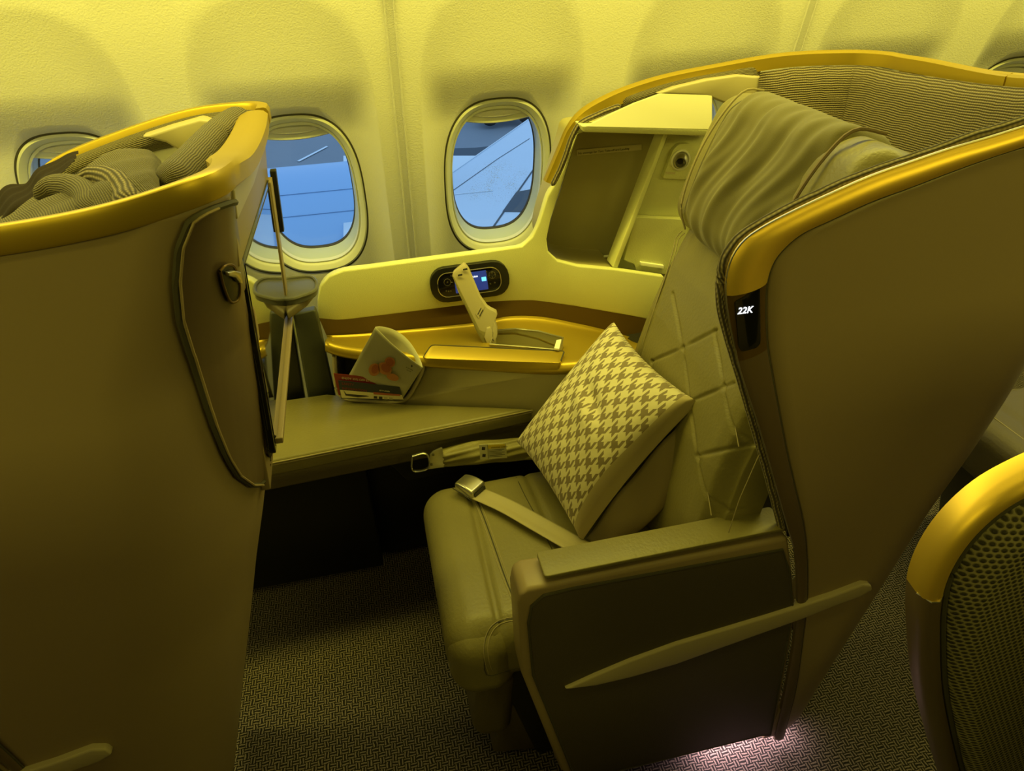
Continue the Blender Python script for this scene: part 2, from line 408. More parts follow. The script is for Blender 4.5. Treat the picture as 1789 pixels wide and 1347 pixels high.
def lathe(name, c, n, prof, m, parent, seg=28, up=(0, 0, 1)):
    """prof: list of (radius, height along n)"""
    n = np.array(n, float); n /= np.linalg.norm(n); a = np.cross(up, n); a /= np.linalg.norm(a); b = np.cross(n, a)
    G = np.array([[np.array(c)+r*(math.cos(t)*a+math.sin(t)*b)+h*n for t in np.linspace(0, 2*math.pi, seg+1)] for r, h in prof])
    return grid_obj(name, G, m, parent)
from mathutils.bvhtree import BVHTree
def surf(o):
    dg = bpy.context.evaluated_depsgraph_get(); e = o.evaluated_get(dg); me = e.to_mesh(); r_ = o
    while r_.parent: r_ = r_.parent
    org = np.array(r_.location); V = [tuple(np.array(v.co)+org) for v in me.vertices]
    return BVHTree.FromPolygons(V, [list(p.vertices) for p in me.polygons])
def on(bvhs, px, off=.0005):
    out = []
    for x, y in px:
        d = ray(x, y); best = None
        for b in bvhs:
            h = b.ray_cast(Vector(CO), Vector(d))
            if h[0] is not None and (best is None or h[3] < best[3]): best = h
        if best is None: continue
        n = np.array(best[1]); n = n if np.dot(n, d) < 0 else -n; out.append(np.array(best[0])+n*off)
    return np.array(out)
def dense(px, k=24):
    P = smooth_path([(x, y, 0) for x, y in px], k); return [(p[0], p[1]) for p in P]
def sstep(a, b, x): t = np.clip((x-a)/(b-a), 0, 1); return t*t*(3-2*t)
SOFF = -1

# ============================================================ setting
YW, LEAN, ZW, X0, PIT = 1.9932, .2756, .9599, -.6839, .533
SL, CL = math.sin(LEAN), math.cos(LEAN)
def wp(x, v, d): return np.stack(np.broadcast_arrays(x, YW-v*SL+d*CL, ZW+v*CL+d*SL), -1)
mesh_obj('floor', [(-5, -3, 0), (6, -3, 0), (6, 2.4, 0), (-5, 2.4, 0)], [(0, 1, 2, 3)], 'carpet', smooth=False, loc=(0, 0, 0))['kind'] = 'structure'
mesh_obj('ceiling', [(-5, -3, 2.3), (6, -3, 2.3), (6, 1.15, 2.3), (-5, 1.15, 2.3), (-5, 1.15, 2.02), (6, 1.15, 2.02), (6, 1.62, 2.0), (-5, 1.62, 2.0)],
         [(3, 2, 1, 0), (3, 4, 5, 2), (4, 7, 6, 5)], 'wall', smooth=False)['kind'] = 'structure'
mesh_obj('wall_left', [(-5, -3, 0), (6, -3, 0), (6, -3, 2.3), (-5, -3, 2.3)], [(3, 2, 1, 0)], 'cabin_dark', smooth=False)['kind'] = 'structure'
for nm, X in (('wall_front', -5), ('wall_back', 6)):
    mesh_obj(nm, [(X, -3, 0), (X, 2.4, 0), (X, 2.4, 2.3), (X, -3, 2.3)], [(0, 1, 2, 3)], 'cabin_dark', smooth=False)['kind'] = 'structure'
NO = 2.7; TH = np.linspace(0, 2*math.pi, 193)
def sup(a, b, n=NO, th=TH):
    c, s = np.cos(th), np.sin(th)
    return a*np.sign(c)*np.abs(c)**(2/n), b*np.sign(s)*np.abs(s)**(2/n)
OA, OB = .154, .25
def recess(x, v):
    w, vt, vc = .212, .545, .20
    q = np.where(v > vc, (np.abs(x/w)**3.0+np.abs((v-vc)/(vt-vc))**3.0)**(1/3.0), np.abs(x/w))
    m = 1-np.clip((q-.66)/.34, 0, 1)**2.2
    D = .010+.040*sstep(.47, .235, v)
    D = .008+.006*(1-sstep(.30, .52, v))+.034*(1-sstep(.19, .365, v))
    return -.05+m*D
VLO, VHI = -.97, .80
for wi in range(-4, 9):
    xc = X0+wi*PIT
    ox, ov = sup(OA, OB)
    # direction to the cell rectangle
    hx, hl, hu = PIT/2, -VLO, VHI
    dx, dv = np.cos(TH), np.sin(TH)
    sc = np.minimum(hx/np.maximum(np.abs(dx), 1e-9), np.where(dv >= 0, hu, hl)/np.maximum(np.abs(dv), 1e-9))
    rx, rv = dx*sc, dv*sc
    # corners snapped: move nearest samples to the true corners
    for cx, cv in ((hx, hu), (-hx, hu), (-hx, -hl), (hx, -hl)):
        i = np.argmin((rx-cx)**2+(rv-cv)**2); rx[i], rv[i] = cx, cv
    s = np.concatenate([np.linspace(0, .35, 26)**1.0, np.linspace(.37, 1, 34)])[:, None]
    gx = ox[None]*(1-s)+rx[None]*s; gv = ov[None]*(1-s)+rv[None]*s
    d = recess(gx, gv); blend = np.clip(1-s*30, 0, 1); d = d*(1-blend)
    curve = np.where(gv > .55, (gv-.55)**2*1.2, 0)
    G = wp(xc+gx, gv, d-curve)
    if wi == -4: WALLV = []; WALLF = []; off = 0
    WALLV.append(G.reshape(-1, 3)); F = np.array(grid_faces(*gx.shape))+off; WALLF.append(F); off += gx.size
mesh_obj('wall_right', np.vstack(WALLV), np.vstack(WALLF).tolist(), 'wall', auto=False)['kind'] = 'structure'
for k, wi in enumerate((-.5, 1.5, 3.5)):
    xc = X0+wi*PIT; vs = np.linspace(VLO, VHI, 12); cur = np.where(vs > .55, (vs-.55)**2*1.2, 0)
    G = np.array([[wp(xc+a, v, -.05-c-b) for a, b in ((-.0125, 0), (-.0115, .004), (-.0095, .004), (-.0085, .001), (.0085, .001), (.0095, .004), (.0115, .004), (.0125, 0))] for v, c in zip(vs, cur)])
    grid_obj('trim_%d' % (k+1), G, 'wall_strip')['kind'] = 'structure'
for k, wi in enumerate(range(-2, 7)):
    xc = X0+wi*PIT; c0 = wp(np.array(xc), 0., 0.)
    W_ = empty('window_%d' % (k+1), c0, None, None); W_['kind'] = 'structure'
    def rings(name, spec, m):
        G = []
        for a, b, d, dv in spec:
            x, v = sup(OA*a, OB*b); G.append(wp(xc+x, v+dv, d))
        return grid_obj(name, np.array(G), m, W_)
    rings('gap', [(1.016, 1.012, -.0015, 0), (1.008, 1.006, -.002, 0), (.984, .989, -.002, 0)], 'line')
    rings('frame', [(.990, .993, .004, 0), (.984, .989, -.0035, 0), (.96, .965, -.005, 0), (.90, .92, .002, 0), (.875, .90, .008, 0), (.87, .895, .018, 0)], 'bezel')
    rings('inner_ring', [(.872, .897, .013, 0), (.865, .89, .010, 0), (.845, .87, .010, -.002), (.84, .865, .022, -.002)], 'bezel')
    rings('reveal', [(.85, .875, .017, -.002), (.842, .868, .020, -.002), (.83, .858, .03, -.002), (.812, .842, .050, 0), (.800, .832, .064, 0)], 'reveal')
    rings('seal', [(.803, .835, .061, 0), (.792, .826, .062, 0), (.786, .820, .070, 0)], 'line')
    x, v = sup(OA*.80, OB*.83)
    P = wp(xc+x[:-1], v[:-1], .067)
    prism('pane', P, (0, .003*CL, .003*SL), 'pane_frost' if wi == 2 else 'pane', W_, bevel=0, smooth=False)
    # stowed shade: bowed lower edge, hung inside the reveal
    G = []
    for j, t in enumerate(np.linspace(-1, 1, 33)):
        xx = OA*.845*t; top = OB*.885*(1-abs(t)**2.9)**(1/2.9) if abs(t) < 1 else 0
        low = .192-.022*(1-t*t); top = max(top, low+.001)
        G.append([wp(xc+xx, top, .022), wp(xc+xx, low+.012, .018), wp(xc+xx, low+.004, .016), wp(xc+xx, low, .020), wp(xc+xx, low+.002, .030), wp(xc+xx, low+.02, .034)])
    sh = grid_obj('shade', np.array(G).transpose(1, 0, 2), 'bezel', W_)
    G = []
    for t in np.linspace(-1, 1, 25):
        hh = .011*(1-t*t); xx = .078*t; c = .202-.005*(1-t*t)
        G.append([wp(xc+xx, c-hh, .018), wp(xc+xx, c-hh*.4, .012), wp(xc+xx, c+hh*.9, .018)])
    grid_obj('shade_grip', np.array(G).transpose(1, 0, 2), 'wall_strip', sh)
mesh_obj('trim_outer_skin', [(-5, 2.6, -1.5), (6, 2.6, -1.5), (6, 2.25, .60), (-5, 2.25, .60)], [(0, 1, 2, 3)], 'line', smooth=False)['kind'] = 'structure'
bpy.data.objects['trim_outer_skin'].name = 'trim_4'

# ------------------------------------------------------------ outside
mesh_obj('tarmac_ground', [(-80, 3, -5), (90, 3, -5), (90, 160, -5), (-80, 160, -5)], [(0, 1, 2, 3)], 'tarmac', smooth=False, loc=(0, 30, -5))
tag(bpy.data.objects['tarmac_ground'], kind='structure'); bpy.data.objects['tarmac_ground'].name = 'ground'
def zpoly(name, px, z, m, th, parent=None, bevel=0, **k):
    return prism(name, [AZ(x, y, z) for x, y in px], (0, 0, -th), m, parent, bevel=bevel, **k)
for nm, px, lab in (('ground_marking', [(700, 262), (830, 258), (1000, 240), (1000, 252), (840, 272), (700, 280)], 'dark seam strip across the grey apron beyond the wing'),):
    o = zpoly(nm, px, -4.98, 'tarmac_dark', .01); tag(o, lab, 'pavement strip')
o = zpoly('painted_line', [(519, 281), (570, 255), (573, 256), (523, 282)], -4.97, 'wing_light', .005); tag(o, 'thin pale painted line on the apron seen through the left window', 'ground line')
# engine cowling: long barrel ahead of the wing
ec = empty('engine_cowling', AZ(560, 340, -1.5), 'smooth blue-lit engine cowling with panel seams outside the left window', 'engine')
ztop = -1.35; pL = AZ(380, 278, ztop); Yc = pL[1]-1.0
G = []
for X in np.linspace(-7, .9, 14):
    G.append([(X, Yc-1.9*math.cos(a), ztop-2.2+2.2*math.sin(a)) for a in np.linspace(-.5, 2.2, 40)])
grid_obj('barrel', np.array(G), 'nacelle', ec)
for a in (1.20, 1.0):
    tube('panel_line', [(X, Yc-1.905*math.cos(a), ztop-2.2+2.205*math.sin(a)) for X in (-7, -3, 0.9)], .004, 'nacelle_low', ec, seg=6)
tube('panel_line', [(-4.6+.0*a, Yc-1.905*math.cos(a), ztop-2.2+2.205*math.sin(a)) for a in np.linspace(1.22, 1.9, 12)], .005, 'nacelle_low', ec, seg=6)
def glow(px, z, rad, root):  # glowing bead imitating a bright glint, no lamp there
    c = AZ(px[0], px[1], z); lathe('glint_bead', c, (0, 0, 1), [(.0005, -rad), (rad*.7, -rad*.7), (rad, 0), (rad*.7, rad*.7), (.0005, rad)], 'glint_glow', root, seg=12)
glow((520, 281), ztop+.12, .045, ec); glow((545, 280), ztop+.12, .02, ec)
wg = empty('wing', AZ(850, 330, -1.6), 'grey-white aircraft wing with dark panel lines outside the right window', 'aircraft wing')
wz = -1.75
zpoly('wing_skin', [(700, 355), (790, 301), (925, 206), (1010, 150), (1100, 150), (1100, 520), (700, 520)], wz, 'wing', .25, wg)
zpoly('slat_skin', [(600, 300), (600, 272), (785, 272), (832, 272), (790, 301), (700, 362), (600, 420)], wz-.06, 'wing_light', .1, wg)
def seam(px, z, w, m='tarmac_dark', name='panel_line', root=wg):
    P = [AZ(x, y, z) for x, y in px]; tube(name, P, w, m, root, seg=6, flat=.3)
seam([(788, 335), (870, 277), (925, 242)], wz+.005, .007)
seam([(862, 396), (880, 370), (932, 296)], wz+.005, .014)
seam([(787, 303), (925, 207)], wz+.01, .010, 'wing_light', 'leading_edge')
seam([(790, 340), (862, 333)], wz+.005, .010, 'wing_light')
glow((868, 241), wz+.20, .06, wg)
zpoly('dark_panel', [(902, 335), (930, 330), (935, 370), (878, 369)], wz+.01, 'tarmac_dark', .01, wg)
for q in (((478, 333), (632, 331)), ((478, 354), (632, 358)), ((478, 374), (632, 377)), ((543, 292), (550, 330))):
    pass
tr = empty('service_truck', AZ(888, 214, -4.9), 'pale airport vehicle parked beyond the wing, seen at the top of the right window', 'vehicle')
b0 = AZ(888, 218, -4.9)
prism('body', [b0+np.array(v) for v in ((-1.1, 0, .35), (1.1, 0, .35), (1.1, 0, 1.0), (.7, 0, 1.7), (-.9, 0, 1.7), (-1.1, 0, 1.0))], (0, 1.8, 0), 'truck', tr, bevel=.05)
for k in (-.55, .05, .6): prism('windscreen', [b0+np.array(v) for v in ((k-.24, -.02, 1.0), (k+.2, -.02, 1.0), (k+.15, -.02, 1.5), (k-.2, -.02, 1.5))], (0, .03, 0), 'tarmac_dark', tr, bevel=0)
for k in (-.7, .7): disc('wheel', b0+np.array((k, -.05, .35)), (0, 1, 0), .33, 'black', tr, depth=.2)

# ============================================================ seats
def shell_contour(z, xf, Xb, yend, rx, ry, n, N1=14, N2=16, N3=14):
    ys = ysd(z); P = []
    for t in np.linspace(0, 1, N1, endpoint=False): P.append((xf+(Xb-rx-xf)*t, ys))
    for t in np.linspace(0, math.pi/2, N2, endpoint=False):
        P.append((Xb-rx+rx*math.sin(t)**(2/n), ys+ry-ry*math.cos(t)**(2/n)))
    for t in np.linspace(0, 1, N3): P.append((Xb, ys+ry+(yend-ys-ry)*t))
    return P
ZB = [.03, .2, .43, .6, .74, .85, 1.0, 1.15, 1.27, 1.34]
XB = [.93, .98, 1.05, 1.10, 1.145, 1.172, 1.192, 1.207, 1.225, 1.243]
O_PX = [(1789, 220), (1725, 240), (1656, 260), (1588, 283), (1520, 307), (1452, 337), (1384, 369), (1333, 396), (1299, 420), (1279, 448), (1269, 482), (1268, 519), (1273, 556), (1284, 609), (1291, 640), (1303, 678), (1327, 750), (1350, 830), (1374, 915), (1388, 965), (1393, 1050), (1388, 1110), (1375, 1190), (1352, 1290)]
I_PX = [(1789, 255), (1725, 276), (1656, 301), (1588, 327), (1520, 352), (1452, 383), (1401, 407), (1371, 431), (1350, 458), (1340, 488), (1337, 519), (1337, 567), (1340, 609), (1346, 645), (1358, 710), (1373, 787), (1389, 857), (1400, 903), (1407, 950), (1409, 1040), (1402, 1110), (1390, 1200), (1368, 1288)]
OC = smooth_path([SD(x, y) for x, y in O_PX], 160); IC = smooth_path([SD(x, y) for x, y in I_PX], 160)
OC = np.vstack([[(.96, ysd(1.342), 1.342)], OC]); IC = np.vstack([[(.96, ysd(1.304), 1.304)], IC])
# arc-length resample so the two curves run together
def resamp(P, n):
    d = np.concatenate([[0], np.cumsum(np.linalg.norm(np.diff(P, axis=0), axis=1))]); u = np.linspace(0, d[-1], n)
    return np.stack([np.interp(u, d, P[:, c]) for c in range(3)], 1)
def match(OCc, ICc, keysO, keysI, ns):
    out = []
    for P, ks in ((OCc, keysO), (ICc, keysI)):
        ids = [0]+[int(np.argmin(np.linalg.norm(P-SD(*k), axis=1))) for k in ks]+[len(P)-1]
        segs = [resamp(P[a:b+1], n+1)[:-1] for a, b, n in zip(ids[:-1], ids[1:], ns)]
        out.append(np.vstack(segs+[P[-1:]]))
    return out
NS = [60, 24, 30, 40]
OM, IM = match(OC, IC, [(1269, 515), (1291, 632), (1388, 965)], [(1337, 486), (1345, 602), (1407, 950)], NS)
izs = IC[:, 2][::-1]; ixs = IC[:, 0][::-1]; _m = np.maximum.accumulate(izs); keep = np.concatenate([[True], np.diff(_m) > 1e-5])
FZ, FX = _m[keep], ixs[keep]
def xfront(z): return float(np.interp(z, FZ, FX))
RIM = np.array([(.95, ysd(1.31), 1.298), (1.06, ysd(1.31)+.001, 1.304), (1.14, ysd(1.31)+.002, 1.314), (1.20, .843, 1.324), (1.232, .875, 1.326), (1.243, .93, 1.322),
       (1.243, 1.05, 1.302), (1.240, 1.2, 1.285), (1.236, 1.36, 1.275), (1.230, 1.48, 1.270)])
RIMB = np.array([(1.225, 1.53, 1.270), (1.19, 1.60, 1.268), (1.12, 1.63, 1.268), (1.0, 1.64, 1.268), (.85, 1.65, 1.254), (.70, 1.655, 1.235), (.59, 1.66, 1.205), (.53, 1.66, 1.175), (.50, 1.665, 1.12), (.462, 1.67, 1.035)])
RPROF = [(0, 0), (.003, .003), (.004, .024), (.0, .030), (-.006, .032), (-.024, .031), (-.028, .026), (-.028, .0)]
def D3(P, dx): P = np.array(P, float).copy(); P[..., 0] += dx; return P
def aisle_side(root, dx, wide=1.0):
    D = np.array([dx, 0, 0]); G = []
    zs = np.concatenate([np.linspace(.03, 1.15, 44), np.linspace(1.16, 1.326, 18)])
    for z in zs:
        Xb = np.interp(z, ZB, XB); rx = np.interp(z, [.03, .6, 1.1, 1.25, 1.33], [.21, .21, .17, .11, .08]); ry = np.interp(z, [.03, .6, 1.1, 1.25, 1.33], [.22, .22, .19, .11, .08])
        n = np.interp(z, [.6, 1.2, 1.33], [1.75, 1.9, 2]); xf = min(xfront(z), Xb-rx-.02)
        if z > 1.30: xf = min(.955, Xb-rx-.02)
        G.append([(a+dx, b, z) for a, b in shell_contour(z, xf, Xb, 1.085 if z < .84 else .985, rx, ry, n)])
    sh = grid_obj('shell', np.array(G), 'taupe', root, solid=.012, soff=SOFF, auto=False)
    # gold / brown band round the front of the wing
    outs = np.array([0, -1, 0.])
    def band(name, i0, i1, m, k=.010):
        G = []
        for o, i in zip(OM[i0:i1+1], IM[i0:i1+1]):
            row = []
            for t in np.linspace(0, 1, 12): row.append(i*(1-t)+o*t+outs*(.002+k*math.sin(math.pi*t)**.6))
            row += [o+np.array((0, .003, 0)), o*.93+i*.07+np.array((0, .008, 0)), i+np.array((0, .012, 0))]
            G.append(row)
        return grid_obj(name, D3(np.array(G), dx), m, root)
    c = np.cumsum(NS)
    band('gold_rim', 0, c[0], 'gold', .011)
    band('sign_surround', c[0], c[1], 'brown_metal', .005)
    band('trim_strip', c[1], c[2], 'taupe_dark', .005)
    band('trim_strip', c[2], c[3], 'taupe_dark', .004)
    tube('seam', D3(IM+outs*.001, dx), .0018, 'line', root, seg=6)
    # armrest
    ar = [SD(x, y) for x, y in [(958, 1024), (1378, 940), (1392, 1060), (1383, 1120), (1352, 1290)]]
    fb = SD(980, 1347); up = SD(912, 1180)
    ap = np.array([SD(905, 1060), SD(909, 1040), SD(925, 1029)]+ar+[(.70, ysd(.04), .04), (.26, ysd(.04), .04), fb, up])
    prism('armrest', D3(ap, dx), (0, .072, 0), 'taupe', root, bevel=.008)
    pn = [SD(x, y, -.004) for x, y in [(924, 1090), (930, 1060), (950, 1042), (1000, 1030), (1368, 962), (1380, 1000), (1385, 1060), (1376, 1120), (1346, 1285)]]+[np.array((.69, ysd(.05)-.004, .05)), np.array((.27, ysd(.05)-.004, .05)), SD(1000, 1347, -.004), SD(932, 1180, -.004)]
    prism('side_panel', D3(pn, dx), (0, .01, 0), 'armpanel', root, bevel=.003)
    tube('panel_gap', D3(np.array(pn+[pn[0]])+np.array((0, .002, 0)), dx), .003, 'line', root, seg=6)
    cap = [(.205, ysd(.65)+.006, .648), (.655, ysd(.65)+.006, .652), (.655, ysd(.65)+.064, .652), (.205, ysd(.65)+.064, .648)]
    prism('armrest_pad', D3(rpoly(cap, .006, 3), dx), (0, 0, .008), 'leather', root, bevel=.003)
    st = [SD(x, y, -.006) for x, y in [(985, 1201), (1040, 1176), (1100, 1151), (1180, 1122), (1260, 1098), (1340, 1074), (1400, 1055), (1455, 1037), (1505, 1018), (1520, 1019), (1521, 1028), (1500, 1040), (1455, 1056), (1400, 1078), (1330, 1103), (1260, 1128), (1180, 1157), (1100, 1180), (1040, 1194)]]
    prism('accent_stripe', D3(np.array(st)-np.array((0, .006, 0)), dx), (0, .022, 0), 'stripe', root, bevel=.004)
    # rim over the back
    P = smooth_path(RIM, 60); xs = np.interp(P[:, 1], [.84, .90, 1.0, 1.5], [.55, .8, wide, wide]); P = P+np.stack([.004*sstep(1.15, 1.24, P[:, 0]), -.005*(1-sstep(.84, .93, P[:, 1])), 0*P[:, 0]], 1); sweep('gold_rim', D3(P, dx), RPROF, 'gold_matte', root, xs=xs)
    # lip under the rim
    return sh
seat = empty('business_seat', (.6, 1.0, 0), 'wide leather seat with diamond quilting and gold-rimmed wing shell, lit sign 22K', 'airplane seat')
aisle_side(seat, 0)
front = empty('business_seat', (-.8, 1.0, 0), 'front seat seen from behind, tall taupe shell with gold rim and screen', 'airplane seat')
fshell = aisle_side(front, -1.397, 1.7)

# --- right seat: window side rim, lining
P = smooth_path(np.vstack([RIM[-3:], RIMB]), 90); P[:, 2] += .010*sstep(0, .2, np.linspace(0, 1, 90))
sweep('gold_rim', P, [(x*.7, y) for x, y in [(0, .001), (.006, .01), (.005, .022), (-.004, .030), (-.02, .0325), (-.038, .027), (-.038, .001)]], 'gold_matte', seat)
def inward(P, d):
    T = np.gradient(P, axis=0); T /= np.linalg.norm(T, axis=1)[:, None]; A = np.cross(T, (0, 0, 1.)); A /= np.linalg.norm(A, axis=1)[:, None]
    return P-A*d
def lining(name, P, h0, h1, m, thick, root, inn=.03, nj=22, off=0.0):
    T = np.gradient(P, axis=0); A = np.cross(T, (0, 0, 1.)); A /= np.linalg.norm(A, axis=1)[:, None]; n = len(P); G = []; UV = []
    dd = np.concatenate([[0], np.cumsum(np.linalg.norm(np.diff(P, axis=0), axis=1))])
    for i in range(n):
        e = min(1, (min(i, n-1-i)/4.)); e = math.sin(e*math.pi/2)
        row = []; uvr = []
        for j, t in enumerate(np.linspace(0, 1, nj)):
            s = math.sin(math.pi*min(1, max(0, t*1.0)))**.35
            z = h0[i]+(h1[i]-h0[i])*t
            q = P[i]-A[i]*(inn+thick*s*e); row.append((q[0], q[1], z)); uvr.append((dd[i], (h0[i]-h1[i])*-t))
        G.append(row); UV.append(uvr)
    return grid_obj(name, np.array(G), m, root, uv=np.array(UV), auto=False)
full = smooth_path(np.vstack([RIM, RIMB]), 200)
ia = int(np.argmin(np.linalg.norm(full-np.array((.93, 1.64, 1.268)), axis=1)))
i0 = int(np.argmin(np.linalg.norm(full-np.array((1.0, .82, 1.31)), axis=1)))
seg = full[i0:ia+1]
lining('ribbed_lining', seg, seg[:, 2]+.014, seg[:, 2]-.42, 'rib', .030, seat, inn=.05)
seg2 = full[ia:]; seg2 = seg2[seg2[:, 0] > .585]; k = len(seg2)
wid = np.interp(np.linspace(0, 1, k), [0, .12, .4, 1], [.075, .035, .022, .020])
ins = seg2+np.array((.012, -.020, 0))
G = []
for i, (p, w_) in enumerate(zip(ins, wid)):
    T = np.gradient(ins, axis=0)[i]; T = T/np.linalg.norm(T); A = np.array((0, 1, 0)); Bv = np.cross(T, A); Bv /= np.linalg.norm(Bv); Bv = Bv if Bv[2] < 0 or abs(Bv[2]) < .3 and Bv[0] > 0 else -Bv
    e = min(1, min(i, k-1-i)/3.)
    G.append([p+np.array((0, 0, .028))*(1-t*0)+Bv*w_*t*1.2-np.array((0, 1, 0))*(.018*math.sin(math.pi*t)**.6*e+.002) for t in np.linspace(0, 1, 12)])
grid_obj('lining_piping', np.array(G), 'rib_fine', seat, auto=False)
tube('edge_piping', [AY(x, y, 1.605) for x, y in [(1085, 184), (1045, 200), (1014, 216), (1000, 238), (986, 278), (973, 308), (964, 325)]], .0065, 'piping', seat, n=70, taper=3)
prism('side_pad', [AY(x, y, 1.597) for x, y in [(1148, 164), (1180, 152), (1235, 139), (1290, 131), (1350, 136), (1405, 152), (1409, 165), (1405, 200), (1300, 195), (1235, 168)]], (0, .02, 0), 'stripe', seat, bevel=.005)
tube('edge_piping', [SD(x, y, .013) for x, y in [(1830, 205), (1789, 213), (1750, 225), (1690, 243), (1640, 262), (1588, 280), (1520, 303), (1452, 331), (1384, 363), (1333, 390), (1292, 417), (1271, 445), (1261, 482), (1260, 519), (1263, 545), (1272, 580), (1281, 612), (1294, 655), (1319, 742), (1342, 824), (1366, 918)]], .0085, 'piping', seat, n=120)
tube('rim_highlight', OM[:c_ if (c_ := sum(NS[:3])) else 0]+np.array((0, -.001, 0)), .0016, 'metal', seat, seg=6)
# inner lining of the aisle wing
G = []
for o in OM[:sum(NS[:3])]:
    G.append([(o[0]+.004, o[1]+.028, o[2]-.002), (o[0]+.05, o[1]+.030, o[2]-.02), (o[0]+.16, o[1]+.022, o[2]-.05)])
grid_obj('wing_lining', np.array(G), 'piping', seat, auto=False)
# sign
sg = prism('number_sign', rpoly([SD(x, y, -.0075) for x, y in [(1284, 528), (1328, 500), (1329, 600), (1322, 608), (1296, 615), (1291, 606)]], .004, 4), (0, .006, 0), 'gloss_black', seat, bevel=.001)
o_ = SD(1288, 549, -.0085); u_ = SD(1318, 546, -.0085)-o_; v_ = SD(1290, 535, -.0085)-o_
text_obj('seat_number', '22K', o_, (1, 0, -.02), (0, SYS, 1), .0142, 'sign_text', sg, depth=.0002, shear=.12, bold=.0001)
# --- seat cushion
def groove(d, w): return np.exp(-(d/w)**2)
def cush(V):
    x, y, z = V[:, 0], V[:, 1], V[:, 2]; top = sstep(.0, .05, z)
    V = V.copy()
    V[:, 2] += top*(.010*(1-(y/.24)**2)-.008*groove(x+.215-.02*y, .006)-.006*groove(x+.06+.05*y, .006)+.004*np.sin(9*y+4*x)*sstep(-.3, 0, x))
    V[:, 0] += -.012*sstep(-.28, -.32, x)*0
    return V
csh = rbox('seat_cushion', (.352, 1.075, .390), (.65, .47, .16), .062, 'leather', seat, res=110, fn=cush)
def seamline(name, px, z, parent, off=.0, r=.0012, m='stitch'):
    tube(name, [AZ(x, y, z)+np.array((0, 0, off)) for x, y in px], r, m, parent, seg=5, n=30)
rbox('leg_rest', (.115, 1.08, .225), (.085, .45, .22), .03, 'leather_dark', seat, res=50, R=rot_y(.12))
cpt_ = rbox('corner_patch', (.098, .893, .375), (.135, .125, .172), .055, 'leather', seat, res=40)
bpy.context.view_layer.update()
SB = [surf(csh), surf(cpt_)]
for px in ([(836, 872), (850, 905), (868, 955), (884, 1000), (898, 1040)], [(828, 872), (842, 908), (860, 958), (876, 1004), (896, 1052)], [(915, 1077), (885, 1080), (862, 1090), (849, 1110), (845, 1135), (848, 1160), (854, 1178)], [(915, 1083), (886, 1086), (868, 1094), (856, 1112), (852, 1136), (855, 1158), (860, 1172)]):
    tube('stitching', on(SB, dense(px)), .0009, 'stitch', seat, seg=5)
tube('seam', on(SB, dense([(832, 872), (846, 906), (864, 956), (880, 1002), (897, 1046)]), -.0004), .0016, 'line', seat, seg=5)
tube('seam', on(SB, dense([(895, 818), (915, 862), (938, 905), (962, 955), (985, 998)]), -.0006), .0014, 'line', seat, seg=5)
tube('seam', on(SB, dense([(915, 1080), (884, 1083), (860, 1093), (848, 1116), (846, 1142), (851, 1180), (880, 1174), (912, 1166)]), -.0004), .0014, 'line', seat, seg=5)
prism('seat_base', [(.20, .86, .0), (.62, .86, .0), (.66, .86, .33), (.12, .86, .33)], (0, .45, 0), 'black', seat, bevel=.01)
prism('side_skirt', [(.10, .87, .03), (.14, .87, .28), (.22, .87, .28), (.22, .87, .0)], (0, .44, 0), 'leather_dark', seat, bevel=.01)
tag(prism('tag', [(.055, 1.245, .23), (.055, 1.225, .23), (.06, 1.225, .17), (.06, 1.245, .17)], (-.002, 0, 0), 'orange', seat, bevel=0))
# --- backrest
PX_ = [.40, .50, .62, .76, .88, .98, 1.06, 1.10]; XX_ = [.505, .512, .522, .545, .578, .615, .655, .68]
def bx(z): return np.interp(z, PX_, XX_)
Y0, Y1 = .845, 1.31; G = []
zs = np.linspace(.42, 1.09, 210); ys = np.linspace(0, 1, 150)
QS = []
def dseg(y, z, a, b):
    ax, az = a; bx_, bz = b; L = (bx_-ax)**2+(bz-az)**2; t = np.clip(((y-ax)*(bx_-ax)+(z-az)*(bz-az))/L, 0, 1)
    return np.hypot(y-ax-t*(bx_-ax), z-az-t*(bz-az))
def bpx(x, y):
    Xg = .55
    for _ in range(12): q = AX(x, y, Xg); Xg = float(bx(q[2]))
    return (q[1], q[2])
SEAM = [((1184, 512), (1203, 608)), ((1203, 608), (1215, 700)), ((1215, 700), (1230, 800)), ((1230, 800), (1245, 900)), ((1147, 630), (1203, 606)), ((1203, 606), (1262, 575)), ((1215, 700), (1293, 668)), ((1258, 578), (1275, 672)), ((1275, 672), (1293, 780)), ((1225, 795), (1293, 780)), ((1147, 630), (1150, 660)), ((1328, 795), (1275, 930))]
SG = [(bpx(*a), bpx(*b)) for a, b in SEAM]
bol = [bpx(x, y) for x, y in [(1122, 630), (1150, 545), (1172, 480), (1184, 440), (1190, 415), (1200, 405)]]
for z in zs:
    row = []
    for t in ys:
        y = Y0+(Y1-Y0)*t; e = min(t, 1-t); x = bx(z)-.012*sstep(0, .12, e)+.030*(1-sstep(0, .06, e))
        g = 0
        for a, b in SG: g += .007*math.exp(-(dseg(y, z, a, b)/.0042)**2)-.0018*math.exp(-(dseg(y, z, a, b)/.02)**2)
        for a, b in zip(bol[:-1], bol[1:]): g = max(g, .007*math.exp(-(dseg(y, z, a, b)/.006)**2))
        bul = .0
        row.append((x+min(g, .008)+bul, y, z))
    row = [(bx(z)+.10, Y0, z)]+row+[(bx(z)+.05, Y1+.002, z), (bx(z)+.12, Y1, z)]
    G.append(row)
G = np.array(G)
br = grid_obj('backrest', G[:, ::-1], 'leather', seat, auto=False)
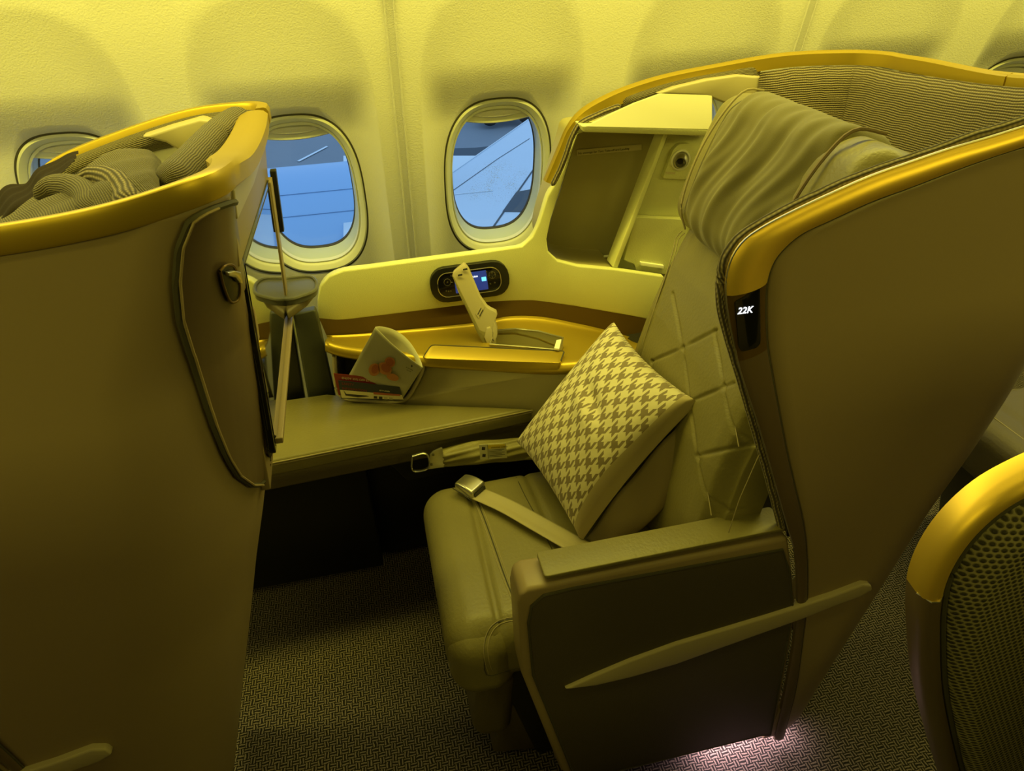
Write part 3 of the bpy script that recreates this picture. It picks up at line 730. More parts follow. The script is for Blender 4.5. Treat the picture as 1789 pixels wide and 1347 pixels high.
for a, b in SG[:4]+SG[7:9]+SG[11:12]:
    P = [(bx(a[1]*(1-t)+b[1]*t)-.0085, a[0]*(1-t)+b[0]*t, a[1]*(1-t)+b[1]*t) for t in np.linspace(0, 1, 8)]
    tube('stitching', np.array(P)+np.array((.006, 0, 0)), .0009, 'stitch', br, seg=5)
for d in (-.006, .006):
    P = smooth_path([(bx(z)-.008, y+d, z) for y, z in bol], 30); tube('stitching', P, .0011, 'stitch', br, seg=5)
# --- headrest
HT = .36; HR = rot_y(HT); HC = np.array((.715, 1.085, 1.165))
def hshape(V):
    V = V.copy(); x, y, z = V.T
    V[:, 0] -= .020*(1-(z/.14)**2)*sstep(-.02, -.06, x)*(1-(y/.27)**4)
    return V
hr = rbox('headrest', HC, (.13, .49, .275), .050, 'leather', seat, res=60, R=HR, fn=hshape)
def cshape(V):
    V = hshape(V); x, y, z = V.T; y = y+.01*np.sin(20*z)
    w = .0012*np.sin(210*y+40*z+3*np.sin(25*z))+.0035*np.sin(46*y+9*z+1.2*np.sin(14*y))*(.4+.6*np.cos(5*z)**2)+.003*np.sin(75*y-14*z+2*np.sin(20*z))+.002*np.sin(120*y+30*z)
    V[:, 0] -= w*sstep(0, -.05, x); V[:, 2] += w*.5*sstep(.08, .13, z)
    return V
cv = rbox('cloth_cover', HC+np.array((-.002, .010, .004)), (.142, .336, .286), .052, 'cloth', hr, res=120, R=HR, fn=cshape)
rbox('side_pad', HC+np.array((.012, -.190, -.006)), (.125, .135, .262), .055, 'cloth', hr, res=70, R=HR, fn=cshape)
yy = .030+.186
tube('hem', [tuple(HC+HR@np.array(p)+np.array((-.002, 0, .004))) for p in [(-.05, .168, -.136), (-.078, .168, -.10), (-.092, .168, 0), (-.078, .168, .09), (-.055, .168, .135), (-.02, .168, .145)]], .002, 'stitch', cv, n=30, seg=6)
tube('hem', [tuple(HC+HR@np.array(p)+np.array((-.002, 0, .004))) for p in [(-.05, -.152, -.134), (-.080, -.152, -.10), (-.093, -.153, 0), (-.080, -.153, .09), (-.055, -.153, .137), (-.0, -.153, .147)]], .003, 'brown_cloth', cv, n=30, seg=6)
# --- armrest box between cushion and shell

# ============================================================ side console
YC = 1.62
def pl(px, Y=YC): return np.array([AY(x, y, Y) for x, y in px])
con = empty('side_console', (.3, 1.7, 0), 'cream and bronze console under the windows with open cubby, beside the leather seat', 'console')
outer = [(1245, 224), (1120, 221), (1040, 218), (1022, 219), (1012, 222), (1004, 238), (982, 298), (967, 325), (957, 342), (942, 390), (930, 415), (912, 431), (850, 440), (722, 457), (640, 468), (600, 473), (575, 483), (560, 500), (555, 525), (556, 563)]
bottom = [(600, 560), (700, 548), (800, 535), (860, 528), (930, 526), (1000, 535), (1100, 552), (1160, 564)]
right_in = [(1160, 483), (1075, 471), (1010, 465), (975, 456), (958, 440), (955, 418), (962, 385), (980, 330), (1003, 255), (1010, 235), (1025, 229), (1160, 234), (1245, 240)]
plate = np.vstack([pl(outer), pl(bottom), pl(right_in)])
prism('face_panel', plate, (0, .02, 0), 'cream', con, bevel=.004)
def ribbon(name, P, d, m, root, n=6, **k):
    P = np.array(P); return grid_obj(name, np.array([P+np.array(d)*t for t in np.linspace(0, 1, n)]), m, root, **k)
ribbon('top_ledge', smooth_path(pl(outer, YC+.012), 90), (0, .022, 0), 'cream', con)
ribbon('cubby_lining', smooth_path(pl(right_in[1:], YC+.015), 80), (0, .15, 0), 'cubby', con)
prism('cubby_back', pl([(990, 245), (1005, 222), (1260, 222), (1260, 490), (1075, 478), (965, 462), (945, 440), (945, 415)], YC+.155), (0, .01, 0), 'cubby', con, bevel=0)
prism('sloped_top', [AY(1020, 221, YC-.050), AY(1245, 226, YC-.050), AY(1245, 161, YC-.02), AY(1160, 160, YC-.02), AY(1108, 179, YC-.028), AY(1062, 200, YC-.037)], (0, .012, -.004), 'cream_panel', con, bevel=.003)
prism('sloped_lip', [AY(1016, 220, YC-.050), AY(1245, 225, YC-.050), AY(1245, 238, YC-.045), AY(1020, 231, YC-.045)], (0, .055, 0), 'cream', con, bevel=.003)
prism('divider', pl([(1160, 234), (1168, 234), (1079, 469), (1070, 467)], YC+.012), (0, .05, 0), 'cream', con, bevel=.003)
prism('inner_panel', pl([(1168, 232), (1250, 236), (1250, 485), (1078, 470)], YC+.06), (0, .02, 0), 'cream', con, bevel=.002)
dr = prism('door', rpoly(pl([(1110, 380), (1200, 384), (1200, 485), (1112, 472), (1108, 461), (1090, 455)], YC+.035), .004, 3), (0, .022, 0), 'cream', con, bevel=.003)
prism('pull_bar', pl([(1119, 458), (1160, 464), (1160, 470), (1119, 464)], YC+.028), (0, .012, 0), 'cream_smooth', dr, bevel=.001)
tube('hinge_peg', pl([(1055, 448), (1072, 446)], YC+.08), .003, 'cream_smooth', con)
# reading light in the cubby
Yl = YC+.045
lp = prism('reading_light', rpoly(pl([(1158, 312), (1176, 262), (1186, 252), (1205, 251), (1218, 262), (1222, 314)], Yl), .006, 4), (0, .022, 0), 'cream', con, bevel=.003)
pc = AY(1188, 279, Yl)
lathe('light_ball', pc, (-.35, -1, -.1), [(.019, -.004), (.020, .004), (.018, .012), (.014, .020), (.0125, .022), (.0115, .019), (.009, .010), (0.0005, .008)], 'metal', lp)
lathe('light_collar', pc, (0, -1, 0), [(.026, -.002), (.026, .005), (.022, .007), (.020, .003)], 'cream_smooth', lp)
disc('bulb', pc+np.array((-.35, -1, -.1))*.0125, (-.35, -1, -.1), .007, 'black', lp, depth=.001)
prism('light_label', pl([(1163, 300), (1180, 301), (1180, 305), (1163, 304)], Yl-.001), (0, .001, 0), 'sticker', lp, bevel=0)
# sticker
ys_ = YC+.153
prism('stowage_sticker', pl([(1008, 262), (1121, 252), (1121, 262), (1008, 272)], ys_), (0, .001, 0), 'sticker', con, bevel=0)
a_ = AY(1010, 270, ys_-.0012); b_ = AY(1102, 261, ys_-.0012); c_ = AY(1010, 262, ys_-.0012)
t_ = text_obj('sticker_text', 'No stowage for Taxi, Take-off and Landing', a_, b_-a_, c_-a_, .0080, 'ink', con, depth=.0001)
wid_ = (t_.dimensions.x**2+t_.dimensions.z**2)**.5
# --- gold ledge
FN, FC = (.342, 1, 0), (-.11, 1.513, .6)
def fp(x, y, off=0): n = np.array(FN)/np.linalg.norm(FN); return AP(x, y, FN, np.array(FC)-n*off)
nf = np.array(FN)/np.linalg.norm(FN)
fe = smooth_path([fp(x, y) for x, y in [(568, 600), (585, 607), (620, 614), (680, 620), (730, 626), (850, 634), (985, 640), (1060, 630), (1130, 618)]], 60)
be = smooth_path([AY(x, y, YC-.02) for x, y in [(572, 592), (620, 590), (700, 583), (780, 576), (850, 568), (885, 560), (940, 560), (1000, 571), (1060, 585), (1130, 606)]], 60)
G = []
for f_, b_2 in zip(fe, be):
    row = [f_+np.array((0, .010, -.022)), f_+np.array((0, .0, -.014)), f_+np.array((0, 0, -.006)), f_+np.array((0, .004, -.001)), f_+np.array((0, .010, .001))]
    for t in np.linspace(.12, .90, 14): row.append(f_*(1-t)+b_2*t)
    row += [b_2*.97+f_*.03+np.array((0, 0, .003)), b_2+np.array((0, 0, .010))]
    G.append(row)
G = np.array(G)
ledge = grid_obj('bronze_ledge', G, 'gold_matte', con, solid=.006, soff=-1)
bb = smooth_path([AY(x, y, YC+.003) for x, y in [(556, 556)]+bottom[:]], 60)
grid_obj('back_band', np.array([[p, p*.66+q*.34, p*.33+q*.67, q+np.array((0, 0, .0))] for p, q in zip(bb+np.array((0, 0, .012)), be+np.array((0, .006, 0)))]), 'brown_metal', con)
def cut(o, P, d):
    import bmesh
    c = prism('cutter', P, d, 'cubby', None, bevel=0, loc=(0, 0, 0)); 
    m = o.modifiers.new('cut', 'BOOLEAN'); m.operation = 'DIFFERENCE'; m.object = c; m.solver = 'EXACT'
    dg = bpy.context.evaluated_depsgraph_get(); dg.update(); me = bpy.data.meshes.new_from_object(o.evaluated_get(dg))
    o.modifiers.clear(); o.data = me; bpy.data.objects.remove(c)
# open compartment in the ledge
def lz(px, z): return np.array([AZ(x, y, z) for x, y in px])
hp = [(866, 577), (900, 574), (940, 578), (984, 590), (977, 611), (920, 606), (856, 601)]
hole = lz(hp, .735)
cut(ledge, hole+np.array((0, 0, .05)), (0, 0, -.12))
ribbon('compartment_wall', np.vstack([hole, hole[:1]])+np.array((0, 0, -.002)), (0, 0, -.08), 'cubby', con)
prism('compartment_floor', hole+np.array((0, 0, -.06)), (0, 0, -.003), 'cubby', con, bevel=0)
tube('compartment_trim', np.vstack([hole, hole[:1]]), .0018, 'metal', con, seg=6)
rk = lz([(972, 594), (981, 592), (977, 609), (968, 608)], .742)
prism('latch_plate', rk, (0, 0, -.006), 'cream_smooth', con, bevel=.001)
# closed lid in front
ltop = [fp(742, 612, .004)+np.array((0, .0, 0)), lz([(755, 603)], .735)[0], lz([(985, 615)], .722)[0], fp(978, 640, .004), ]
z_l = .728
L1 = np.array([AP(738, 626, FN, np.array(FC)-nf*.006), AZ(754, 603, .752), AZ(986, 614, .731), AP(979, 634, FN, np.array(FC)-nf*.006)])
lid = prism('armrest_lid', rpoly(L1, [.01, .008, .006, .008], 4), (0, 0, -.020), 'gold_matte', con, bevel=.005)
tube('lid_gap', np.vstack([rpoly(L1, [.01, .008, .006, .008], 4)])[1:-3]+np.array((0, .002, -.001)), .002, 'line', lid, seg=6)
mc = (AZ(854, 617, .7385)); 
prism('lid_label', rpoly([mc+np.array(v) for v in ((-.018, -.003, 0), (.018, -.006, -.0022), (.018, .002, -.0018), (-.018, .005, .0005))], .003, 3), (0, 0, .0012), 'label', lid, bevel=0)
# front face of the console
fb_ = [fp(572, 606), fp(585, 613), fp(640, 622), fp(730, 632), fp(980, 650), fp(1130, 628)]
lowr = [np.array((.62, FC[1]-(.62-FC[0])*.342, .56)), np.array((-.115, FC[1]+.0017, .56))]
face = prism('front_face', np.array(fb_+lowr)+nf*.006, nf*.03, 'console_grey', con, bevel=.002)
pk = [(584, 622), (586, 655), (590, 684), (602, 695), (640, 700), (694, 702), (710, 696), (726, 672), (738, 645), (738, 634)]
pkP = np.array([fp(x, y) for x, y in pk])
cut(face, rpoly(pkP-nf*.03, .004, 3), nf*.12)
tube('pocket_rim', pkP, .0055, 'stripe', con, n=80)
prism('pocket_back', [fp(x, y)+nf*.07 for x, y in [(572, 636), (748, 650), (748, 712), (572, 712)]], nf*.003, 'line', con, bevel=0)
ribbon('pocket_lining', rpoly(pkP+nf*.006, .004, 3), nf*.065, 'line', con)
# lower body down to the floor, in the dark
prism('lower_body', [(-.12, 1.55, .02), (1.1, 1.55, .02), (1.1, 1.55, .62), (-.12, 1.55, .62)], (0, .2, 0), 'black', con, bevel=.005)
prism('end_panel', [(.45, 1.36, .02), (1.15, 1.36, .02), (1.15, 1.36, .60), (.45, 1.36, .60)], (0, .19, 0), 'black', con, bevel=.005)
# remote handset in the face panel
def onface(px, off=0.): return pl(px, YC-off)
rem = empty('remote_handset', AY(821, 493, YC), 'black handset with small blue screen docked in the cream console', 'remote control')
def rr(cx, cy, w, h, ang, r, seg=6):
    c, s = math.cos(ang), math.sin(ang); P = []
    for sx, sy, a0 in ((1, 1, 0), (-1, 1, 90), (-1, -1, 180), (1, -1, 270)):
        for a in np.linspace(a0, a0+90, seg): 
            x = sx*(w/2-r)+r*math.cos(math.radians(a)); y = sy*(h/2-r)+r*math.sin(math.radians(a)); P.append((cx+c*x-s*y, cy+s*x+c*y))
    return P
ANG = -.135
def rq(px, py, w, h, r, off, th, m, parent, name):
    return prism(name, onface(rr(px, py, w, h, ANG, r), off), (0, th, 0), m, parent, bevel=min(th*.3, .002))
rq(821, 493, 139, 61, 27, .012, .016, 'black', rem, 'surround')
bd = rq(820, 493, 112, 43, 17, .016, .008, 'gloss_black', rem, 'handset_body')
P = onface(rr(820, 493, 111, 42, ANG, 17), .0165); tube('chrome_ring', np.vstack([P, P[:1]]), .0011, 'metal', rem, seg=6)
def loc_(u, v): c, s = math.cos(ANG), math.sin(ANG); return (820+c*u-s*v, 493+s*u+c*v)
sc_ = rq(*loc_(3, 0), 57, 33, 1, .0175, .002, 'scr_blue', bd, 'handset_screen')
rq(*loc_(26, -2), 8, 7, .5, .0182, .001, 'scr_cyan', sc_, 'screen_icon')
for u, v, r in ((-38, -5, 6), (41, -7, 6)):
    P = onface(rr(*loc_(u, v), 2*r, 2*r, 0, r), .0175); tube('button_ring', np.vstack([P, P[:1]]), .0007, 'metal_dark', bd, seg=5)
for u, v in ((-38, -5), (-30, -15), (-42, 10), (-38, 11), (-34, 11), (41, -11), (36, -7), (46, -7), (41, -3), (32, -14), (36, 8), (44, 7)):
    rq(*loc_(u, v), 2.6, 2.6, 1.2, .018, .001, 'metal_dark', bd, 'button')
q0 = AY(*loc_(5, -7), YC-.0182); text_obj('screen_text', 'SUDO', q0, AY(*loc_(15, -7), YC-.0182)-q0, (0, 0, 1), .0058, 'sign_text', sc_, depth=.0001)
# raised hinged cover standing open
cvr = empty('compartment_cover', AZ(862, 598, .735), 'cream hinged compartment cover raised in front of the handset', 'cover')
B0 = AZ(872, 590, .735); T0 = AY(803, 470, YC-.05)
def cpt(px, Y): return AY(px[0], px[1], Y)
Yb, Yt = B0[1], YC-.045
def cq(x, y): t = np.clip((600-y)/135, 0, 1); return AY(x, y, Yb*(1-t)+Yt*t)
slab = [(790, 482), (791, 477), (808, 463), (812, 464), (818, 472), (838, 520), (850, 537), (856, 541), (866, 546), (868, 553), (864, 562), (868, 575), (868, 590), (862, 598), (846, 603), (834, 580), (800, 510)]
prism('cover_plate', [cq(x, y) for x, y in slab], (.004, .010, .003), 'stripe', cvr, bevel=.0015)
prism('edge_strip', [cq(x, y)-np.array((0, .0015, 0)) for x, y in [(790, 482), (793, 484), (838, 576), (851, 582), (849, 600), (846, 603), (833, 580)]], (0, .004, 0), 'leather', cvr, bevel=.0005)
prism('hinge_arm', [cq(x, y)-np.array((0, .006, 0)) for x, y in [(850, 572), (856, 570), (860, 580), (859, 600), (851, 602), (846, 588)]], (0, .008, 0), 'stripe', cvr, bevel=.001)
prism('hinge_arm', [cq(x, y)-np.array((0, .002, 0)) for x, y in [(862, 562), (867, 570), (869, 582), (864, 597), (859, 590)]], (0, .008, 0), 'stripe', cvr, bevel=.001)
prism('hinge_gap', [cq(x, y)-np.array((0, .003, 0)) for x, y in [(857, 578), (861, 580), (860, 592), (856, 588)]], (0, .002, 0), 'line', cvr, bevel=0)
for x, y in ((800, 480), (809, 470)): tube('clip', [cq(x, y)-np.array((0, .004, 0)), cq(x+6, y-3)-np.array((0, .010, 0))], .0022, 'black', cvr)
prism('cover_label', [cq(x, y)-np.array((0, .0015, 0)) for x, y in [(831, 548), (842, 528), (847, 536), (836, 556)]], (0, .001, 0), 'stripe', cvr, bevel=0)
for k in range(2):
    prism('cover_text', [cq(x+k*3.2, y+k*3)-np.array((0, .002, 0)) for x, y in [(834, 548), (840, 537), (841, 538), (835, 549.5)]], (0, .001, 0), 'ink', cvr, bevel=0)

# ============================================================ bench (foot rest shelf), end boards
bench = empty('side_bench', (-.1, 1.42, .50), 'flat leather bench running along the console towards the front seat', 'bench')
bp_ = [(-.85, 1.285, .6), (-.255, 1.319, .6), (.0, 1.338, .6), (.323, 1.362, .6), (.52, 1.37, .6), (.52, 1.30+.02, .6)]
bp_ = [(-.85, 1.285, .60), (-.255, 1.319, .60), (0, 1.338, .60), (.323, 1.364, .60), (-.10, 1.508, .60), (-.125, 1.545, .60), (-.16, 1.56, .60), (-.85, 1.56, .60)]
prism('bench_pad', bp_, (0, 0, -.045), 'leather', bench, bevel=.008)
for dz, r in ((-.004, .0016), (-.010, .0016)):
    tube('piping', [(p[0], p[1]-.001, .598+dz) for p in bp_[:4]], r, 'stitch', bench, seg=6)
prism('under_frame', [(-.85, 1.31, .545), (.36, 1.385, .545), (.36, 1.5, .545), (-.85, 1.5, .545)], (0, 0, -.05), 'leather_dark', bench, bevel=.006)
prism('support', [(-.05, 1.40, .49), (.36, 1.42, .49), (.36, 1.42, .40), (.0, 1.40, .40)], (0, .08, 0), 'black', bench, bevel=.01)
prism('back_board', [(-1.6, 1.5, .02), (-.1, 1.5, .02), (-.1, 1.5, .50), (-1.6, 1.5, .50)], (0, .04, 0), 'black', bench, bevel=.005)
eb = empty('end_board', AY(545, 690, 1.575), 'dark grey upright board at the end of the bench, beside the console', 'board')
prism('board_panel', pl([(512, 551), (551, 542), (556, 556), (587, 700), (540, 706), (528, 640)], 1.572), (0, .03, 0), 'dark_green', eb, bevel=.006)
prism('board_panel', pl([(494, 560), (510, 560), (534, 706), (494, 715)], 1.578), (0, .03, 0), 'black', eb, bevel=.006)
# cream end face of the next console, left of the gap
nc = prism('front_console', rpoly(pl([(425, 640), (425, 485), (468, 480), (500, 500), (520, 520), (520, 640)], 1.62), .03, 5), (0, .03, 0), 'cream', None, bevel=.006, loc=(-.25, 1.62, .6))
tag(nc, 'cream side panel behind the front seat screen, below the left window', 'panel')

# --- cocktail tray
ct = empty('cocktail_tray', AZ(518, 505, .925), 'small grey tray table with raised lip beside the front seat screen', 'tray')
tp = rpoly([AZ(x, y, .925) for x, y in [(482, 512), (494, 488), (545, 483), (555, 494), (551, 509), (508, 524), (486, 522)]], .018, 6)
prism('tray_top', tp, (0, 0, -.014), 'cool_grey', ct, bevel=.004)
tube('tray_lip', np.vstack([tp, tp[:1]]), .0045, 'cool_grey', ct, seg=8)
prism('tray_under', [AZ(x, y, .912) for x, y in [(490, 514), (548, 504), (535, 520), (500, 545)]], (0, 0, -.022), 'leather_dark', ct, bevel=.006)
prism('tray_arm', pl([(496, 512), (512, 524), (510, 560), (500, 566)], 1.56), (0, .05, 0), 'leather_dark', ct, bevel=.004)

# ============================================================ front seat back: screen etc
def bp(Y, z, off=0.): return np.array((-.176-.075*(1.22-z)+off, Y, z))
prism('back_panel', [bp(.97, .80, -.032), bp(1.50, .84, -.032), bp(1.52, 1.20, -.032), bp(.97, 1.235, -.032)], (.015, 0, 0), 'taupe', front, bevel=.002)
prism('upper_panel', [(-.182, .93, 1.214), (-.192, 1.50, 1.168), (-.186, 1.555, 1.25), (-.170, .92, 1.30)], (.008, 0, 0), 'taupe', front, bevel=.002)
P = [bp(y, z) for y, z in [(.95, 1.283), (1.2, 1.262), (1.4, 1.248), (1.56, 1.232)]]
prism('upper_lip', [(-.156, .925, 1.318), (-.159, 1.2, 1.285), (-.166, 1.57, 1.262), (-.172, 1.57, 1.236), (-.166, 1.2, 1.252), (-.161, .925, 1.280)], (-.03, 0, 0), 'stripe', front, bevel=.003)
prism('screen_bezel', rpoly([bp(.975, .865, -.012), bp(1.47, .865, -.012), bp(1.47, 1.175, -.012), bp(.975, 1.205, -.012)], .012, 4), (.012, 0, 0), 'gloss_black', front, bevel=.002)
scn = prism('video_screen', rpoly([bp(.985, .875, .0003), bp(1.455, .875, .0003), bp(1.455, 1.165, .0003), bp(.985, 1.195, .0003)], .004, 3), (.001, 0, 0), 'screen_glass', front, bevel=0, smooth=False)
prism('screen_bottom_bar', [bp(1.01, .862, -.002), bp(1.48, .862, -.002), bp(1.48, .874, -.002), bp(1.01, .874, -.002)], (.012, 0, 0), 'taupe', front, bevel=.002)
prism('screen_side_bar', [bp(1.462, .86, -.006), bp(1.50, .86, -.006), bp(1.50, 1.17, -.006), bp(1.462, 1.17, -.006)], (.010, 0, 0), 'taupe', front, bevel=.002)
prism('screen_side_cap', rpoly([bp(1.505, 1.05, -.0), bp(1.525, 1.05, -.0), bp(1.525, 1.18, 0), bp(1.505, 1.18, 0)], .004, 3), (.012, 0, 0), 'black', front, bevel=.002)
prism('coat_button', rpoly([bp(1.10, 1.222, -.012), bp(1.125, 1.222, -.012), bp(1.125, 1.248, -.012), bp(1.10, 1.248, -.012)], .004, 3), (.004, 0, 0), 'stripe', front, bevel=.001)
# storage door with latch, laid on the rounded shell corner
from mathutils.bvhtree import BVHTree
dg = bpy.context.evaluated_depsgraph_get(); ev = fshell.evaluated_get(dg); mev = ev.to_mesh()
mw = np.array(fshell.matrix_world); org_f = np.array(front.location)
Vv = [tuple(np.array(v.co)+org_f) for v in mev.vertices]; bvh = BVHTree.FromPolygons(Vv, [list(p.vertices) for p in mev.polygons])
def hit(x, y, off=.005):
    d = ray(x, y); r_ = bvh.ray_cast(Vector(CO), Vector(d))
    if r_[0] is None: return None
    n = np.array(r_[1]); n = n if np.dot(n, d) < 0 else -n
    return np.array(r_[0])+n*off
Ld = [(352, 365), (402, 372), (430, 305)]
rowsy = np.linspace(352, 846, 60)
LX = lambda y: np.interp(y, [350, 356, 362, 372, 385, 430, 490, 560, 640, 740, 800, 830, 846], [400, 380, 362, 342, 325, 307, 302, 309, 334, 366, 391, 410, 432])
RX = lambda y: np.interp(y, [365, 430, 520, 640, 775, 820, 840, 846], [402, 412, 426, 450, 474, 468, 455, 448])
G = []; ok = True
for y in rowsy:
    row = []
    last = None
    for t in np.linspace(0, 1, 24):
        h = hit(LX(y)*(1-t)+RX(y)*t, y, .006)
        if h is None or (last is not None and np.linalg.norm(h-last) > .08): h = last if last is not None else np.array((-.3, .85, 1.))
        row.append(h); last = h
    G.append(row)
G = np.array(G)
dp = grid_obj('storage_door', G, 'taupe_dark', front, auto=False)
edge = np.vstack([G[0, ::-1], G[1:, 0], G[-1, 1:], G[-2:30:-1, -1]])
tube('door_gap', edge, .0042, 'line', front, seg=6)
tube('door_edge', np.vstack([G[1:, 0], G[-1, 1:]])+np.array((.006, -.002, 0)), .0018, 'taupe', front, seg=6)
lt = hit(388, 490, .008)
if lt is not None:
    ltp = [hit(x, y, .008) for x, y in [(371, 468), (378, 460), (392, 459), (400, 475), (405, 505), (402, 520), (392, 524), (386, 518), (376, 490)]]
    nn_ = np.cross(ltp[3]-ltp[0], ltp[6]-ltp[0]); nn_ /= np.linalg.norm(nn_); nn_ = nn_ if nn_[1] < 0 else -nn_
    prism('latch_recess', ltp, nn_*.003, 'black', dp, bevel=.001)
    tube('latch_frame', np.array(ltp+[ltp[0]])+nn_*.003, .0018, 'brown_metal', dp, n=60)
    hk = [hit(x, y, .012) for x, y in [(377, 468), (388, 466), (398, 469), (402, 490), (396, 488), (390, 478), (378, 474)]]
    prism('latch_hook', hk, nn_*.006, 'metal', dp, bevel=.001)
# window-side wall of the front seat
RL = np.array([(.0-.160, 1.50, 1.270), (-.165, 1.565, 1.268), (-.20, 1.60, 1.266), (-.31, 1.635, 1.256), (-.46, 1.65, 1.222), (-.60, 1.655, 1.178), (-.64, 1.66, 1.15), (-.665, 1.66, 1.09)])
PL_ = smooth_path(RL, 80)
sweep('gold_rim', PL_, [(x*.8, y) for x, y in RPROF], 'gold_matte', front)
s2 = inward(PL_, .028); G = []
for i, p in enumerate(s2):
    w_ = np.interp(i, [0, 20, 40, 79], [.10, .06, .045, .035])
    G.append([p+np.array((0, -.022*math.sin(math.pi*t)**.6, .020-w_*t)) for t in np.linspace(0, 1, 10)])
grid_obj('lining_piping', np.array(G), 'rib_fine', front, auto=False)
prism('window_side_wall', [(-.23, 1.60, 1.24), (-.23, 1.60, .62), (-1.3, 1.63, .62), (-1.3, 1.63, 1.0), (-.66, 1.63, 1.12), (-.60, 1.63, 1.16), (-.46, 1.63, 1.20), (-.31, 1.62, 1.24)], (0, .02, 0), 'cream_smooth', front, bevel=.003)
prism('side_pad', [AY(x, y, 1.56) for x, y in [(245, 240), (300, 222), (350, 208), (375, 212), (340, 262), (320, 268), (290, 250), (262, 243)]], (0, .04, 0), 'stripe', front, bevel=.006)
prism('back_lining', [(-.215, .88, 1.30), (-.215, 1.55, 1.27), (-.30, 1.55, .95), (-.30, .88, .95)], (.012, 0, 0), 'cream', front, bevel=.003)
# ribbed bolster lying inside the rim corner
tube('ribbed_bolster', [AY(x, y, Y) for x, y, Y in [(292, 322, 1.02), (325, 290, 1.12), (358, 254, 1.26), (380, 230, 1.38)]], .023, 'rib_fine', front, n=60, seg=24, taper=6)
tube('ribbed_bolster', [AY(x, y, Y) for x, y, Y in [(372, 238, 1.34), (392, 218, 1.42), (420, 200, 1.50)]], .026, 'rib_fine', front, n=40, seg=24, flat=.7, taper=5)
# knitted back of the front seat head pad
def blob(name, rows, m, parent, bulge=.05, push=(0, -.3, 1), nc=40, uvs=1.0, wr=0.0, seed=1):
    """surface over boundary rows: each row list of 3 D points; smooth crown"""
    R_ = [smooth_path(r, nc) for r in rows]; R_ = np.array(R_)
    n = 40; out = []
    for j in range(nc): out.append(smooth_path(R_[:, j], n))
    G = np.array(out).transpose(1, 0, 2); p = np.array(push, float); p /= np.linalg.norm(p)
    u = np.linspace(0, 1, nc)[None, :]; v = np.linspace(0, 1, n)[:, None]
    h = bulge*(np.sin(math.pi*u)*np.sin(math.pi*v))**.5+wr*np.sin(14*u+9*v+seed)*np.sin(11*v-5*u)
    G = G+h[..., None]*p
    return grid_obj(name, G, m, parent, auto=False)
hp_ = [[AY(x, y, Y) for x, y, Y in r] for r in (
    [(-60, 420, 1.22), (60, 345, 1.28), (130, 300, 1.30), (200, 268, 1.30), (250, 262, 1.26), (283, 285, 1.18)],
    [(-60, 440, 1.10), (60, 375, 1.16), (140, 335, 1.18), (210, 300, 1.18), (262, 285, 1.15), (287, 305, 1.10)],
    [(-60, 470, .95), (60, 405, 1.0), (140, 365, 1.02), (200, 345, 1.02), (255, 322, 1.02), (280, 328, 1.0)],
    [(-60, 520, .90), (60, 460, .92), (140, 420, .93), (200, 400, .93), (250, 380, .93), (290, 370, .93)])]
blob('knitted_back_cover', hp_, 'rib_fine', front, .02, (0, -.3, 1), wr=.006)
tube('cover_fold', [AY(x, y, Y) for x, y, Y in [(135, 322, 1.10), (165, 312, 1.10), (200, 318, 1.06), (222, 345, 1.0), (225, 365, .95)]], .018, 'piping', front, n=40, seg=16, taper=6)
tube('cover_fold', [AY(x, y, Y) for x, y, Y in [(60, 345, 1.14), (95, 328, 1.14), (130, 328, 1.10), (155, 345, 1.04), (160, 380, .97)]], .018, 'rib_fine', front, n=40, seg=16, taper=6)
strap = [[AY(x, y, Y) for x, y, Y in r] for r in (
    [(-30, 370, 1.30), (15, 325, 1.33), (45, 318, 1.34), (65, 298, 1.35), (100, 279, 1.36), (138, 265, 1.36)],
    [(-30, 395, 1.25), (20, 350, 1.27), (48, 335, 1.28), (75, 312, 1.28), (105, 294, 1.28), (132, 280, 1.28)],
    [(-30, 420, 1.20), (20, 372, 1.21), (55, 348, 1.22), (80, 330, 1.22), (105, 305, 1.22), (130, 282, 1.23)])]
blob('head_cover_flap', strap, 'dark_strap', front, .006, (0, -.6, 1), wr=.004)

# ============================================================ pillow
quad = [AY(903, 772, 1.285), AY(1072, 562, 1.345), AY(1213, 698, 1.00), AY(1012, 938, 1.02)]   # left, top, right, bottom
pw = empty('pillow', (np.array(quad[0])+quad[3])/2, 'houndstooth pillow with brown and tan motifs leaning against the quilted backrest', 'pillow')
q = np.array(quad); nrm = np.cross(q[1]-q[0], q[3]-q[0]); nrm /= np.linalg.norm(nrm); nrm = nrm if nrm[0] < 0 else -nrm
def pil(a, b, sgn, T):
    A = (a+1)/2; B = (b+1)/2
    # pull the sides in a little between corners
    a2 = a*(1-.075*(1-b*b)); b2 = b*(1-.075*(1-a*a)); A = (a2+1)/2; B = (b2+1)/2
    P = q[0]*(1-A)*(1-B)+q[1]*A*(1-B)+q[2]*A*B+q[3]*(1-A)*B      # A: up, B: across
    h = T*max(0, (1-a**2)*(1-b**2))**.42
    return P, h
